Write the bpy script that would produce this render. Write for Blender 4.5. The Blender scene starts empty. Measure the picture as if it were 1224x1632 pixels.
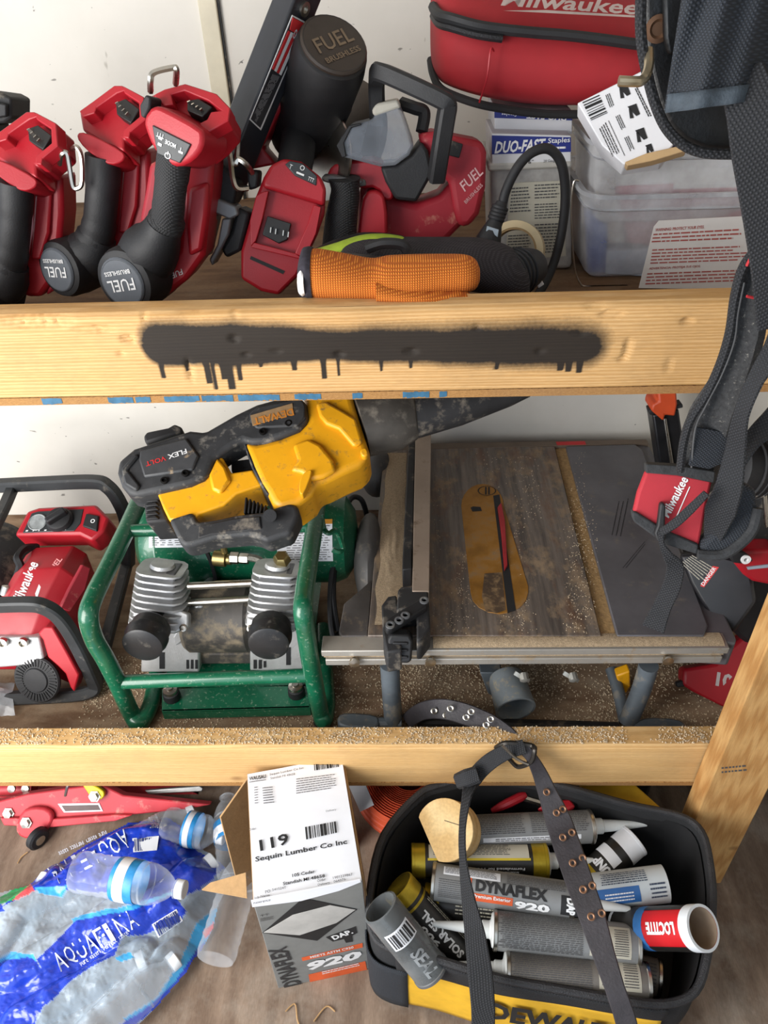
import bpy, bmesh, math, random
from mathutils import Vector, Matrix, noise as mnoise
random.seed(7)
S = bpy.context.scene
COL = S.collection
V = Vector

# ------------------------------------------------------------------ camera
FPX, YAW, PITCH, ROLL = 1200.0, math.radians(2.5), math.radians(38.0), 0.04
CAM = V((0, 0, 1.4))
_f = V((-math.sin(YAW) * math.cos(PITCH), math.cos(YAW) * math.cos(PITCH), -math.sin(PITCH)))
_r0 = V((math.cos(YAW), math.sin(YAW), 0))
_u0 = _r0.cross(_f)
_r = _r0 * math.cos(ROLL) - _u0 * math.sin(ROLL)
_u = _u0 * math.cos(ROLL) + _r0 * math.sin(ROLL)
cd = bpy.data.cameras.new('camera')
cam = bpy.data.objects.new('camera', cd)
COL.objects.link(cam)
mw = Matrix((( _r.x, _u.x, -_f.x, CAM.x), (_r.y, _u.y, -_f.y, CAM.y), (_r.z, _u.z, -_f.z, CAM.z), (0, 0, 0, 1)))
cam.matrix_world = mw
cd.sensor_fit = 'VERTICAL'
cd.sensor_height = 32.0
cd.lens = 32.0 * FPX / 1632.0
cd.clip_start = 0.02
S.camera = cam

# ------------------------------------------------------------------ world, lights, exposure
w = bpy.data.worlds.new('world'); S.world = w; w.use_nodes = True
w.node_tree.nodes['Background'].inputs[0].default_value = (0.74, 0.86, 1.0, 1)
w.node_tree.nodes['Background'].inputs[1].default_value = 1.25
def area_light(name, loc, target, sx, sy, power, color):
    l = bpy.data.lights.new(name, 'AREA'); l.shape = 'RECTANGLE'; l.size = sx; l.size_y = sy
    l.energy = power; l.color = color
    o = bpy.data.objects.new(name, l); COL.objects.link(o)
    o.location = loc
    o.rotation_euler = (V(target) - V(loc)).to_track_quat('-Z', 'Y').to_euler()
    return o
# daylight that comes in through the open trailer door behind and to the left of the camera
area_light('door_daylight', (-1.22, -0.10, 0.95), (-0.20, 1.15, 0.42), 0.9, 1.35, 38, (1.0, 0.965, 0.92))
S.view_settings.view_transform = 'Standard'
S.view_settings.look = 'None'
S.view_settings.gamma = 1
S.view_settings.use_curve_mapping = False
S.view_settings.exposure = 0.35

# ------------------------------------------------------------------ helpers
def ray(u, v): return _f + _r * ((u - 612.0) / FPX) - _u * ((v - 816.0) / FPX)
def onY(u, v, y): d = ray(u, v); return CAM + d * ((y - CAM.y) / d.y)
def onZ(u, v, z): d = ray(u, v); return CAM + d * ((z - CAM.z) / d.z)
def onP(u, v, p0, n): d = ray(u, v); return CAM + d * ((p0 - CAM).dot(n) / d.dot(n))
def at(u, v, y): return onY(u, v, y)

class Frame:
    """a plane in the room: point + normal; uv() finds where a sight line meets it"""
    def __init__(s, p, n, xdir=None):
        s.o = V(p); s.n = V(n).normalized()
        x = V(xdir) if xdir is not None else V((0, 0, 1)).cross(s.n)
        if x.length < 1e-4: x = V((1, 0, 0))
        x = (x - s.n * x.dot(s.n)).normalized()
        s.x = x; s.y = s.n.cross(x)
    def uv(s, u, v, h=0.0):
        p = onP(u, v, s.o + s.n * h, s.n) - s.o
        return (p.dot(s.x), p.dot(s.y))
    def W(s, a, b, h=0.0): return s.o + s.x * a + s.y * b + s.n * h
    def P(s, u, v, h=0.0): return s.W(*s.uv(u, v, h), h)
    def poly(s, pts, h=0.0): return [s.uv(a, b, h) for a, b in pts]
def FY(u, v, y, n=(0, -1, 0)): return Frame(at(u, v, y), n)
def FZ(z, n=(0, 0, 1)): return Frame((0, 0, z), n, (1, 0, 0))
def facing(u, v, y, tilt=0.0):
    """plane through a point whose normal leans up from the horizontal by tilt degrees"""
    t = math.radians(tilt); return FY(u, v, y, (0, -math.cos(t), math.sin(t)))

def chaikin(pts, it=1, closed=True, k=0.25):
    for _ in range(it):
        out = []; n = len(pts)
        for i in range(n if closed else n - 1):
            a, b = pts[i], pts[(i + 1) % n]
            out.append(tuple(a[j] * (1 - k) + b[j] * k for j in range(len(a))))
            out.append(tuple(a[j] * k + b[j] * (1 - k) for j in range(len(a))))
        if not closed: out = [tuple(pts[0])] + out + [tuple(pts[-1])]
        pts = out
    return pts
def spline(pts, n=6, closed=False):
    """Catmull-Rom through the points"""
    P = [V(p) for p in pts]; out = []; m = len(P)
    segs = m if closed else m - 1
    for i in range(segs):
        if closed: p0, p1, p2, p3 = P[(i - 1) % m], P[i], P[(i + 1) % m], P[(i + 2) % m]
        else: p0, p1, p2, p3 = P[max(i - 1, 0)], P[i], P[i + 1], P[min(i + 2, m - 1)]
        for k in range(n):
            t = k / n
            out.append(0.5 * ((2 * p1) + (p2 - p0) * t + (2 * p0 - 5 * p1 + 4 * p2 - p3) * t * t + (3 * p1 - p0 - 3 * p2 + p3) * t ** 3))
    if not closed: out.append(P[-1])
    return out
def lerp(a, b, t): return a + (b - a) * t
def frame_from(axis, hint=(0, 0, 1)):
    z = V(axis).normalized(); h = V(hint)
    if abs(z.dot(h.normalized())) > 0.97: h = V((1, 0, 0))
    x = h.cross(z).normalized(); return x, z.cross(x), z

class MB:
    """collects geometry in world space; build() links it as one mesh object"""
    def __init__(s): s.v = []; s.f = []
    def add(s, vs, fs):
        o = len(s.v); s.v += [V(p) for p in vs]; s.f += [tuple(i + o for i in f) for f in fs]; return s
    def box(s, c, size, ax=None):
        c = V(c); X, Y, Z = ax if ax else (V((1, 0, 0)), V((0, 1, 0)), V((0, 0, 1)))
        X, Y, Z = V(X), V(Y), V(Z); a, b, d = (q / 2 for q in size)
        vs = [c + X * (a * i) + Y * (b * j) + Z * (d * k) for k in (-1, 1) for j in (-1, 1) for i in (-1, 1)]
        return s.add(vs, [(0, 2, 3, 1), (4, 5, 7, 6), (0, 1, 5, 4), (2, 6, 7, 3), (0, 4, 6, 2), (1, 3, 7, 5)])
    def prism(s, fr, poly, h0, h1, px=True, sm=0, scale=1.0):
        """outline in the plane fr, from height h0 to h1 along its normal"""
        if px: poly = fr.poly(poly, h1)
        if sm: poly = chaikin(poly, sm)
        A = sum(poly[i][0] * poly[(i + 1) % len(poly)][1] - poly[(i + 1) % len(poly)][0] * poly[i][1] for i in range(len(poly)))
        if A < 0: poly = poly[::-1]
        n = len(poly)
        cx = sum(p[0] for p in poly) / n; cy = sum(p[1] for p in poly) / n
        vs = [fr.W(cx + (a - cx) * scale, cy + (b - cy) * scale, h0) for a, b in poly] + [fr.W(a, b, h1) for a, b in poly]
        fs = [tuple(range(n - 1, -1, -1)), tuple(range(n, 2 * n))] + [(i, (i + 1) % n, n + (i + 1) % n, n + i) for i in range(n)]
        return s.add(vs, fs)
    def rings(s, R, closed=True, cap0=True, cap1=True):
        n = len(R[0]); vs = [p for r in R for p in r]; fs = []
        for k in range(len(R) - 1):
            for i in range(n if closed else n - 1):
                j = (i + 1) % n
                fs.append((k * n + i, k * n + j, (k + 1) * n + j, (k + 1) * n + i))
        if cap0: fs.append(tuple(range(n - 1, -1, -1)))
        if cap1: fs.append(tuple((len(R) - 1) * n + i for i in range(n)))
        return s.add(vs, fs)
    def tube(s, path, r, n=10, caps=True, closed=False, sq=False):
        P = [V(p) for p in path]; m = len(P); R = []
        t0 = (P[1] - P[0]).normalized(); x, y, _ = frame_from(t0)
        prev = t0
        for i in range(m):
            if closed: t = (P[(i + 1) % m] - P[(i - 1) % m]).normalized()
            elif i == 0: t = t0
            elif i == m - 1: t = (P[-1] - P[-2]).normalized()
            else: t = ((P[i + 1] - P[i]).normalized() + (P[i] - P[i - 1]).normalized()).normalized()
            q = prev.rotation_difference(t); x = q @ x; x = (x - t * x.dot(t)).normalized(); y = t.cross(x); prev = t
            rr = r[i] if isinstance(r, (list, tuple)) else r
            if sq: R.append([P[i] + x * (rr * a) + y * (rr * b) for a, b in ((1, .7), (.7, 1), (-.7, 1), (-1, .7), (-1, -.7), (-.7, -1), (.7, -1), (1, -.7))])
            else: R.append([P[i] + x * (rr * math.cos(2 * math.pi * k / n)) + y * (rr * math.sin(2 * math.pi * k / n)) for k in range(n)])
        if closed: R.append(R[0])
        return s.rings(R, True, caps and not closed, caps and not closed)
    def lathe(s, prof, o, axis, n=28, caps=True):
        """prof: (radius, height along the axis)"""
        o = V(o); x, y, z = frame_from(axis)
        R = [[o + z * h + x * (max(r, 1e-5) * math.cos(2 * math.pi * k / n)) + y * (max(r, 1e-5) * math.sin(2 * math.pi * k / n)) for k in range(n)] for r, h in prof]
        return s.rings(R, True, caps, caps)
    def ribbon(s, path, wdir, width, t, nrm=None):
        """flat strap along path; wdir a vector or one vector per point"""
        P = [V(p) for p in path]; m = len(P); R = []
        for i in range(m):
            tg = (P[min(i + 1, m - 1)] - P[max(i - 1, 0)]).normalized()
            wd = V(wdir[i]) if isinstance(wdir, list) else V(wdir)
            wd = (wd - tg * wd.dot(tg)).normalized(); nn = tg.cross(wd)
            ww = width[i] if isinstance(width, (list, tuple)) else width
            a = wd * (ww / 2); b = nn * (t / 2); e = wd * (ww / 2 - t * .4)
            R.append([P[i] - e - b, P[i] + e - b, P[i] + a, P[i] + e + b, P[i] - e + b, P[i] - a])
        return s.rings(R)
    def grid(s, fn, nu, nv):
        vs = [fn(i / (nu - 1), j / (nv - 1)) for j in range(nv) for i in range(nu)]
        return s.add(vs, [(j * nu + i, j * nu + i + 1, (j + 1) * nu + i + 1, (j + 1) * nu + i) for j in range(nv - 1) for i in range(nu - 1)])
    def ball(s, c, rx, ry, rz, n=12, m=8, ax=None):
        X, Y, Z = ax if ax else (V((1, 0, 0)), V((0, 1, 0)), V((0, 0, 1)))
        R = [[V(c) + X * (rx * math.sin(t) * math.cos(2 * math.pi * k / n)) + Y * (ry * math.sin(t) * math.sin(2 * math.pi * k / n)) - Z * (rz * math.cos(t)) for k in range(n)] for t in [math.pi * (0.02 + .96 * q / m) for q in range(m + 1)]]
        return s.rings(R)
    ZMIN = None
    def build(s, name, mat, parent=None, bev=0, seg=2, ang=35, sub=0, solid=0, at=None, local=False):
        if MB.ZMIN is not None:
            for p in s.v: p.z = max(p.z, MB.ZMIN)
        me = bpy.data.meshes.new(name)
        org = V((0, 0, 0))
        if parent is not None and not local:
            r = parent
            while r.parent: r = r.parent
            org = r.location
        elif at is not None: org = V(at)
        me.from_pydata([tuple(p - org) for p in s.v], [], s.f)
        bm = bmesh.new(); bm.from_mesh(me); bmesh.ops.recalc_face_normals(bm, faces=bm.faces); bm.to_mesh(me); bm.free()
        for p in me.polygons: p.use_smooth = True
        try: me.set_sharp_from_angle(angle=math.radians(ang))
        except Exception: pass
        me.materials.append(mat)
        o = bpy.data.objects.new(name, me); COL.objects.link(o)
        if parent is not None: o.parent = parent
        elif at is not None: o.location = org
        if solid:
            m = o.modifiers.new('solid', 'SOLIDIFY'); m.thickness = solid; m.offset = -1
        if bev:
            m = o.modifiers.new('bevel', 'BEVEL'); m.width = bev; m.segments = seg; m.limit_method = 'ANGLE'; m.angle_limit = math.radians(30); m.harden_normals = False
        if sub:
            m = o.modifiers.new('sub', 'SUBSURF'); m.levels = sub; m.render_levels = sub
        return o

def thing(name, label, cat, loc=(0, 0, 0), group=None):
    o = bpy.data.objects.new(name, None); COL.objects.link(o); o.empty_display_size = .02
    o.location = loc; o['label'] = label; o['category'] = cat
    if group: o['group'] = group
    return o
def tag(o, label, cat, group=None, kind=None):
    o['label'] = label; o['category'] = cat
    if group: o['group'] = group
    if kind: o['kind'] = kind
    return o

# ------------------------------------------------------------------ materials (all node based)
def lin(c):
    if isinstance(c, str): c = tuple(int(c[i:i + 2], 16) for i in (0, 2, 4))
    return tuple((x / 255 / 12.92) if x / 255 <= .04045 else ((x / 255 + .055) / 1.055) ** 2.4 for x in c) + (1,)
class NT:
    def __init__(s, m): s.t = m.node_tree; s.n = s.t.nodes; s.l = s.t.links
    def new(s, ty, **kw):
        nd = s.n.new(ty)
        for k, v in kw.items(): setattr(nd, k, v)
        return nd
    def link(s, a, b): s.l.new(a, b)
    def noise(s, scale, detail=4, rough=.55, vec=None):
        nd = s.new('ShaderNodeTexNoise'); nd.inputs['Scale'].default_value = scale; nd.inputs['Detail'].default_value = detail; nd.inputs['Roughness'].default_value = rough
        if vec is not None: s.link(vec, nd.inputs['Vector'])
        return nd.outputs[0]
    def ramp(s, fac, a, b, ca=(0, 0, 0, 1), cb=(1, 1, 1, 1)):
        nd = s.new('ShaderNodeValToRGB'); nd.color_ramp.elements[0].position = a; nd.color_ramp.elements[1].position = b
        nd.color_ramp.elements[0].color = ca; nd.color_ramp.elements[1].color = cb
        s.link(fac, nd.inputs[0]); return nd.outputs[0]
    def mix(s, fac, a, b, mode='MIX'):
        nd = s.new('ShaderNodeMix', data_type='RGBA', blend_type=mode)
        for sock, val in ((nd.inputs[0], fac), (nd.inputs[6], a), (nd.inputs[7], b)):
            if hasattr(val, 'is_linked') or hasattr(val, 'links'): s.link(val, sock)
            else: sock.default_value = val
        return nd.outputs[2]
    def math(s, op, a, b=0.0):
        nd = s.new('ShaderNodeMath', operation=op)
        for sock, val in ((nd.inputs[0], a), (nd.inputs[1], b)):
            if hasattr(val, 'links'): s.link(val, sock)
            else: sock.default_value = val
        return nd.outputs[0]
    def coord(s, scale=(1, 1, 1), rot=(0, 0, 0), kind='Object'):
        tc = s.new('ShaderNodeTexCoord'); mp = s.new('ShaderNodeMapping'); mp.inputs['Scale'].default_value = scale; mp.inputs['Rotation'].default_value = rot
        s.link(tc.outputs[kind], mp.inputs[0]); return mp.outputs[0]
MATS = {}
def mat(name, c, rough=.5, metal=0.0, var=.18, scale=18, bump=0.0, bscale=220, dust=0.0, dustc='b49a78', dscale=30, alpha=1.0, spec=.5, coat=0.0, trans=0.0, sub=0.0):
    """paint / plastic / metal: base colour with uneven wear, optional dust film, optional fine relief"""
    if name in MATS: return MATS[name]
    m = bpy.data.materials.new(name); m.use_nodes = True; N = NT(m); b = N.n['Principled BSDF']
    vec = N.coord(); base = lin(c)
    dk = tuple(x * (1 - var) for x in base[:3]) + (1,); lt = tuple(min(1, x * (1 + var * .7) + .01 * var) for x in base[:3]) + (1,)
    col = N.ramp(N.noise(scale, 5, .6, vec), .32, .68, dk, lt)
    if dust:
        d = N.ramp(N.noise(dscale, 8, .68, vec), .62 - dust * .35, .75 - dust * .2)
        col = N.mix(d, col, lin(dustc))
        rr = N.math('ADD', N.math('MULTIPLY', d, .35), rough); N.link(rr, b.inputs['Roughness'])
    else:
        rr = N.math('ADD', N.math('MULTIPLY', N.noise(scale * 2.3, 3, .5, vec), .2), max(rough - .1, .02)); N.link(rr, b.inputs['Roughness'])
    N.link(col, b.inputs['Base Color'])
    b.inputs['Metallic'].default_value = metal
    b.inputs['Specular IOR Level'].default_value = spec
    b.inputs['Coat Weight'].default_value = coat
    b.inputs['Transmission Weight'].default_value = trans
    if alpha < 1: b.inputs['Alpha'].default_value = alpha
    if bump:
        bp = N.new('ShaderNodeBump'); bp.inputs['Strength'].default_value = bump; bp.inputs['Distance'].default_value = .002
        N.link(N.noise(bscale, 3, .6, vec), bp.inputs['Height']); N.link(bp.outputs[0], b.inputs['Normal'])
    MATS[name] = m; return m
def weave(name, c, rough=.8, scale=420, amt=.5, var=.25, axes=('x', 'z')):
    """woven nylon: two crossed fine ridges"""
    if name in MATS: return MATS[name]
    m = bpy.data.materials.new(name); m.use_nodes = True; N = NT(m); b = N.n['Principled BSDF']
    vec = N.coord(); base = lin(c)
    rot = N.coord(rot=(.6, .5, .785))
    w1 = N.new('ShaderNodeTexWave', wave_type='BANDS', bands_direction='X'); w1.inputs['Scale'].default_value = scale; N.link(rot, w1.inputs[0])
    w2 = N.new('ShaderNodeTexWave', wave_type='BANDS', bands_direction='Z'); w2.inputs['Scale'].default_value = scale; N.link(rot, w2.inputs[0])
    f = N.math('MULTIPLY', w1.outputs[1], w2.outputs[1])
    dk = tuple(x * .55 for x in base[:3]) + (1,); lt = tuple(min(1, x * 1.7 + .006) for x in base[:3]) + (1,)
    col = N.ramp(f, .1, .8, dk, lt)
    ng = N.ramp(N.noise(25, 5, .6, vec), .3, .7, (1 - var,) * 3 + (1,), (1, 1, 1, 1))
    N.link(N.mix(1.0, col, ng, 'MULTIPLY'), b.inputs['Base Color'])
    b.inputs['Roughness'].default_value = rough
    bp = N.new('ShaderNodeBump'); bp.inputs['Strength'].default_value = amt; bp.inputs['Distance'].default_value = .001
    N.link(f, bp.inputs['Height']); N.link(bp.outputs[0], b.inputs['Normal'])
    MATS[name] = m; return m
def wood(name, c1, c2, rough=.75, stretch=(1.2, 16, 16), knots=True, dirt=.3, scale=3.0, grey='6b5f52'):
    if name in MATS: return MATS[name]
    m = bpy.data.materials.new(name); m.use_nodes = True; N = NT(m); b = N.n['Principled BSDF']
    vec = N.coord(stretch); raw = N.coord()
    wv = N.new('ShaderNodeTexWave', wave_type='BANDS', bands_direction='Z'); wv.inputs['Scale'].default_value = scale * 1.2; wv.inputs['Distortion'].default_value = 7; wv.inputs['Detail'].default_value = 3; wv.inputs['Detail Scale'].default_value = .8
    N.link(vec, wv.inputs[0])
    n1 = N.noise(scale * 2.2, 8, .65, vec)
    f = N.math('ADD', N.math('MULTIPLY', wv.outputs[1], .35), N.math('MULTIPLY', n1, .65))
    col = N.ramp(f, .3, .72, lin(c2), lin(c1))
    if knots:
        vo = N.new('ShaderNodeTexVoronoi'); vo.inputs['Scale'].default_value = 5.5; vo.inputs['Randomness'].default_value = 1; N.link(N.coord((1, 1.6, 1.6)), vo.inputs[0])
        k = N.ramp(vo.outputs[0], .035, .085, (1, 1, 1, 1), (0, 0, 0, 1)); col = N.mix(N.math('MULTIPLY', k, .55), col, lin('6a4526'))
    d = N.ramp(N.noise(7, 8, .7, raw), .48, .78); col = N.mix(N.math('MULTIPLY', d, dirt), col, lin(grey))
    fine = N.ramp(N.noise(scale * 30, 2, .5, vec), .3, .7, (.86, .86, .86, 1), (1.06, 1.06, 1.06, 1)); col = N.mix(1.0, col, fine, 'MULTIPLY')
    N.link(col, b.inputs['Base Color']); b.inputs['Roughness'].default_value = rough; b.inputs['Specular IOR Level'].default_value = .25
    bp = N.new('ShaderNodeBump'); bp.inputs['Strength'].default_value = .3; bp.inputs['Distance'].default_value = .0015; N.link(n1, bp.inputs['Height']); N.link(bp.outputs[0], b.inputs['Normal'])
    MATS[name] = m; return m
def clear(name, c, alpha=.3, rough=.25, spec=.6, var=.3, edge=.55):
    """thin translucent plastic"""
    if name in MATS: return MATS[name]
    m = bpy.data.materials.new(name); m.use_nodes = True; N = NT(m); b = N.n['Principled BSDF']
    vec = N.coord(); base = lin(c)
    col = N.ramp(N.noise(14, 5, .6, vec), .3, .7, tuple(x * (1 - var) for x in base[:3]) + (1,), base); N.link(col, b.inputs['Base Color'])
    b.inputs['Roughness'].default_value = rough; b.inputs['Specular IOR Level'].default_value = spec
    fr = N.new('ShaderNodeLayerWeight'); fr.inputs[0].default_value = .35
    a = N.math('ADD', N.math('MULTIPLY', fr.outputs[1], edge), N.math('MULTIPLY', N.noise(20, 4, .6, vec), alpha * 2)); N.link(N.math('MINIMUM', a, 1.0), b.inputs['Alpha'])
    MATS[name] = m; return m

# ------------------------------------------------------------------ lettering, bar codes, fine print (flat print laid on a surface)
_TXT = {}
def glyphs(s, bold=0.0, shear=0.0):
    key = (s, bold, shear)
    if key in _TXT: return _TXT[key]
    c = bpy.data.curves.new('t', 'FONT'); c.body = s; c.size = 1; c.offset = bold; c.shear = shear; c.resolution_u = 2; c.fill_mode = 'FRONT'
    o = bpy.data.objects.new('t', c); me = bpy.data.meshes.new_from_object(o)
    vs = [tuple(v.co) for v in me.vertices]; fs = [tuple(p.vertices) for p in me.polygons]
    bpy.data.objects.remove(o); bpy.data.curves.remove(c); bpy.data.meshes.remove(me)
    xs = [v[0] for v in vs] or [0, 1]; ys = [v[1] for v in vs] or [0, 1]
    x0, x1 = min(xs), max(xs); y0, y1 = min(ys), max(ys)
    vs = [((v[0] - x0) / max(x1 - x0, 1e-6), (v[1] - y0) / max(y1 - y0, 1e-6)) for v in vs]
    _TXT[key] = (vs, fs); return _TXT[key]
class Print(MB):
    """flat print: text, bars and lines on a frame (a, b plane coords, h above it)"""
    def __init__(s, fr=None, h=.0006, mapf=None): MB.__init__(s); s.fr = fr; s.h = h; s.mapf = mapf; s.cut = []
    def build(s, name, *a, **k):
        # every word and every block of small print is an object of its own
        cuts = s.cut; used = [False] * len(s.f); obs = []
        for v0, v1, f0, f1 in cuts:
            m = MB(); m.v = [p.copy() for p in s.v[v0:v1]]; m.f = [tuple(i - v0 for i in f) for f in s.f[f0:f1]]
            for i in range(f0, f1): used[i] = True
            if m.f: obs.append(m.build(name, *a, **k))
        rest = [f for i, f in enumerate(s.f) if not used[i]]
        if rest:
            m = MB(); ids = sorted({i for f in rest for i in f}); mp = {i: j for j, i in enumerate(ids)}
            m.v = [s.v[i].copy() for i in ids]; m.f = [tuple(mp[i] for i in f) for f in rest]; obs.append(m.build('marking' if cuts else name, *a, **k))
        return obs[0] if obs else None
    def pt(s, a, b): return s.mapf(a, b) if s.mapf else s.fr.W(a, b, s.h)
    def text(s, t, a, b, hgt, bold=0.0, shear=0.0, up=None):
        """baseline from plane point a to b, letters hgt tall"""
        vs, fs = glyphs(t, bold, shear)
        a = V(a).to_2d() if len(a) > 2 else V(a); b = V(b); d = b - a; n = V((-d.y, d.x)).normalized() * hgt
        if up: n = V(up).normalized() * hgt
        v0, f0 = len(s.v), len(s.f); s.add([s.pt(*(a + d * x + n * y)) for x, y in vs], fs); s.cut.append((v0, len(s.v), f0, len(s.f))); return s
    def ptext(s, t, ua, ub, hpx, bold=0.0, shear=0.0):
        """same, given by picture points of the letters' baseline"""
        a = s.fr.uv(*ua, s.h); b = s.fr.uv(*ub, s.h)
        L = math.dist(a, b) / math.dist(ua, ub)
        return s.text(t, a, b, hpx * L, bold, shear)
    def quad(s, q): s.add([s.pt(*p) for p in q], [(0, 1, 2, 3)]); return s
    def pquad(s, q): return s.quad([s.fr.uv(*p, s.h) for p in q])
    def rect(s, a, b, hgt): # strip along a-b
        a = V(a); b = V(b); d = b - a; n = V((-d.y, d.x)).normalized() * hgt
        return s.quad([tuple(a), tuple(b), tuple(b + n), tuple(a + n)])
    def prect(s, ua, ub, hpx):
        a = s.fr.uv(*ua, s.h); b = s.fr.uv(*ub, s.h); L = math.dist(a, b) / math.dist(ua, ub); return s.rect(a, b, hpx * L)
    def bars(s, q, n=26, seed=1):
        """bar code inside the quad q (a, b, c, d): bars run from ab to dc"""
        rnd = random.Random(seed); q = [V(p) for p in q]; t = 0.0; ws = []; v0, f0 = len(s.v), len(s.f)
        while t < 1: ww = rnd.choice((.5, .8, 1.3, 1.9)) / n; ws.append((t, min(t + ww, 1))); t += ww + rnd.choice((.5, .8, 1.2)) / n
        for t0, t1 in ws:
            s.quad([tuple(lerp(q[0], q[1], t0)), tuple(lerp(q[0], q[1], t1)), tuple(lerp(q[3], q[2], t1)), tuple(lerp(q[3], q[2], t0))])
        s.cut.append((v0, len(s.v), f0, len(s.f))); return s
    def pbars(s, q, n=26, seed=1): return s.bars([s.fr.uv(*p, s.h) for p in q], n, seed)
    def lines(s, q, rows, seed=1, fill=.55, lo=.02, hi=.09, gap=.012, ragged=.15):
        """rows of tiny words inside the quad q"""
        rnd = random.Random(seed); q = [V(p) for p in q]; v0, f0 = len(s.v), len(s.f)
        for r in range(rows):
            t0 = (r + .5 - fill / 2) / rows; t1 = (r + .5 + fill / 2) / rows
            x = 0.0; end = 1 - rnd.random() * ragged
            while x < end:
                e = min(x + rnd.uniform(lo, hi), end)
                c = lambda a, t: tuple(lerp(lerp(q[0], q[1], a), lerp(q[3], q[2], a), t))
                s.quad([c(x, t0), c(e, t0), c(e, t1), c(x, t1)]); x = e + gap
        s.cut.append((v0, len(s.v), f0, len(s.f))); return s
    def plines(s, q, rows, **k): return s.lines([s.fr.uv(*p, s.h) for p in q], rows, **k)

# shared finishes
RED = mat('tool_red', '9e1220', .45, var=.12, scale=9, bump=.08, bscale=600)
REDP = mat('tool_red_matte', '971828', .6, var=.14, scale=12, dust=.12, dustc='c08070')
BLK = mat('rubber_black', '151518', .62, var=.3, scale=20, bump=.15, bscale=500)
BLKD = mat('dusty_black', '222224', .7, var=.3, scale=25, dust=.22, dustc='7d7468')
GREY = mat('tool_grey', '5b5c5e', .5, var=.2, scale=20, dust=.15, dustc='8a8478')
STEEL = mat('bare_steel', 'b9b4ab', .3, 1.0, var=.15, scale=30)
CAST = mat('cast_aluminium', 'c9c9c9', .45, .55, var=.12, scale=35, bump=.25, bscale=420)
WHITE = mat('print_white', 'dcdcdc', .6, var=.05)
INK = mat('print_black', '1a1a1c', .7, var=.1)
DGREY = mat('print_dark_grey', '4a4a4c', .7, var=.1)
LRED = mat('print_red', 'c32a2c', .6, var=.08)
PAPER = mat('paper_white', 'd9dbe0', .75, var=.06, scale=20)
YEL = mat('tool_yellow', 'e2a015', .42, var=.1, scale=14, dust=.16, dustc='8a6a30', dscale=55)
COPPER = mat('copper_ring', '77563f', .45, .6)
# ------------------------------------------------------------------ the trailer: walls, floor, shelves
YB, BT = 0.72, 0.038            # front plane of the shelf beams, beam thickness
UB0, UB1 = 1.003, 1.0965         # upper beam bottom / top
LB0, LB1 = 0.258, 0.356         # lower beam bottom / top
YW = 1.47
def struct(o): o['kind'] = 'structure'; return o
def wall_mat():
    m = bpy.data.materials.new('painted_wall'); m.use_nodes = True; N = NT(m); b = N.n['Principled BSDF']
    vec = N.coord(); col = N.ramp(N.noise(3.5, 6, .6, vec), .3, .7, lin('cfcac0'), lin('ded9d0'))
    for sc, st, th, am, c in ((26, (1, 1, 2.2), .735, .7, '5b5650'), (16, (2.4, 1, 1), .74, .5, '77705f'), (60, (1, 1, 1.6), .75, .8, '3c3834')):
        f = N.ramp(N.noise(sc, 2, .45, N.coord(st, (.3 * sc, .2, .5 * sc))), th, th + .025); col = N.mix(N.math('MULTIPLY', f, am), col, lin(c))
    N.link(col, b.inputs['Base Color']); b.inputs['Roughness'].default_value = .45; b.inputs['Specular IOR Level'].default_value = .35
    return m
WALL = wall_mat()
struct(MB().box((0, YW + .02, 1.05), (5.2, .04, 2.3)).build('wall_back', WALL))
struct(MB().box((1.55, .2, 1.05), (.04, 2.6, 2.3)).build('wall_right', WALL))
struct(MB().box((1.05, -1.12, 1.05), (1.1, .04, 2.3)).build('wall_front_unseen', WALL))  # unseen opposite wall, added to block skylight and cut short to let some in
struct(MB().box((0, .35, 2.15), (5.2, 2.3, .04)).build('ceiling', WALL))
a = onY(322, -20, YW); b2 = onY(352, 165, YW)
tx = onY(343, 80, YW).x
t1 = struct(MB().box((tx, YW - .005, 1.5), (.03, .012, 1.0)).build('trim_1', mat('cream_trim', 'cfc6ae', .5, var=.1), bev=.002))
struct(MB().box((tx + .017, YW - .003, 1.5), (.003, .007, 1.0)).build('trim_2', BLKD))
FLOORM = wood('floor_plywood', '94806f', '6d5b4d', .85, (7, 1.5, 7), False, .75, 2.2, 'a39a8e')
struct(MB().box((0, .3, -.02), (4.4, 2.6, .04)).build('floor', FLOORM))

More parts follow.
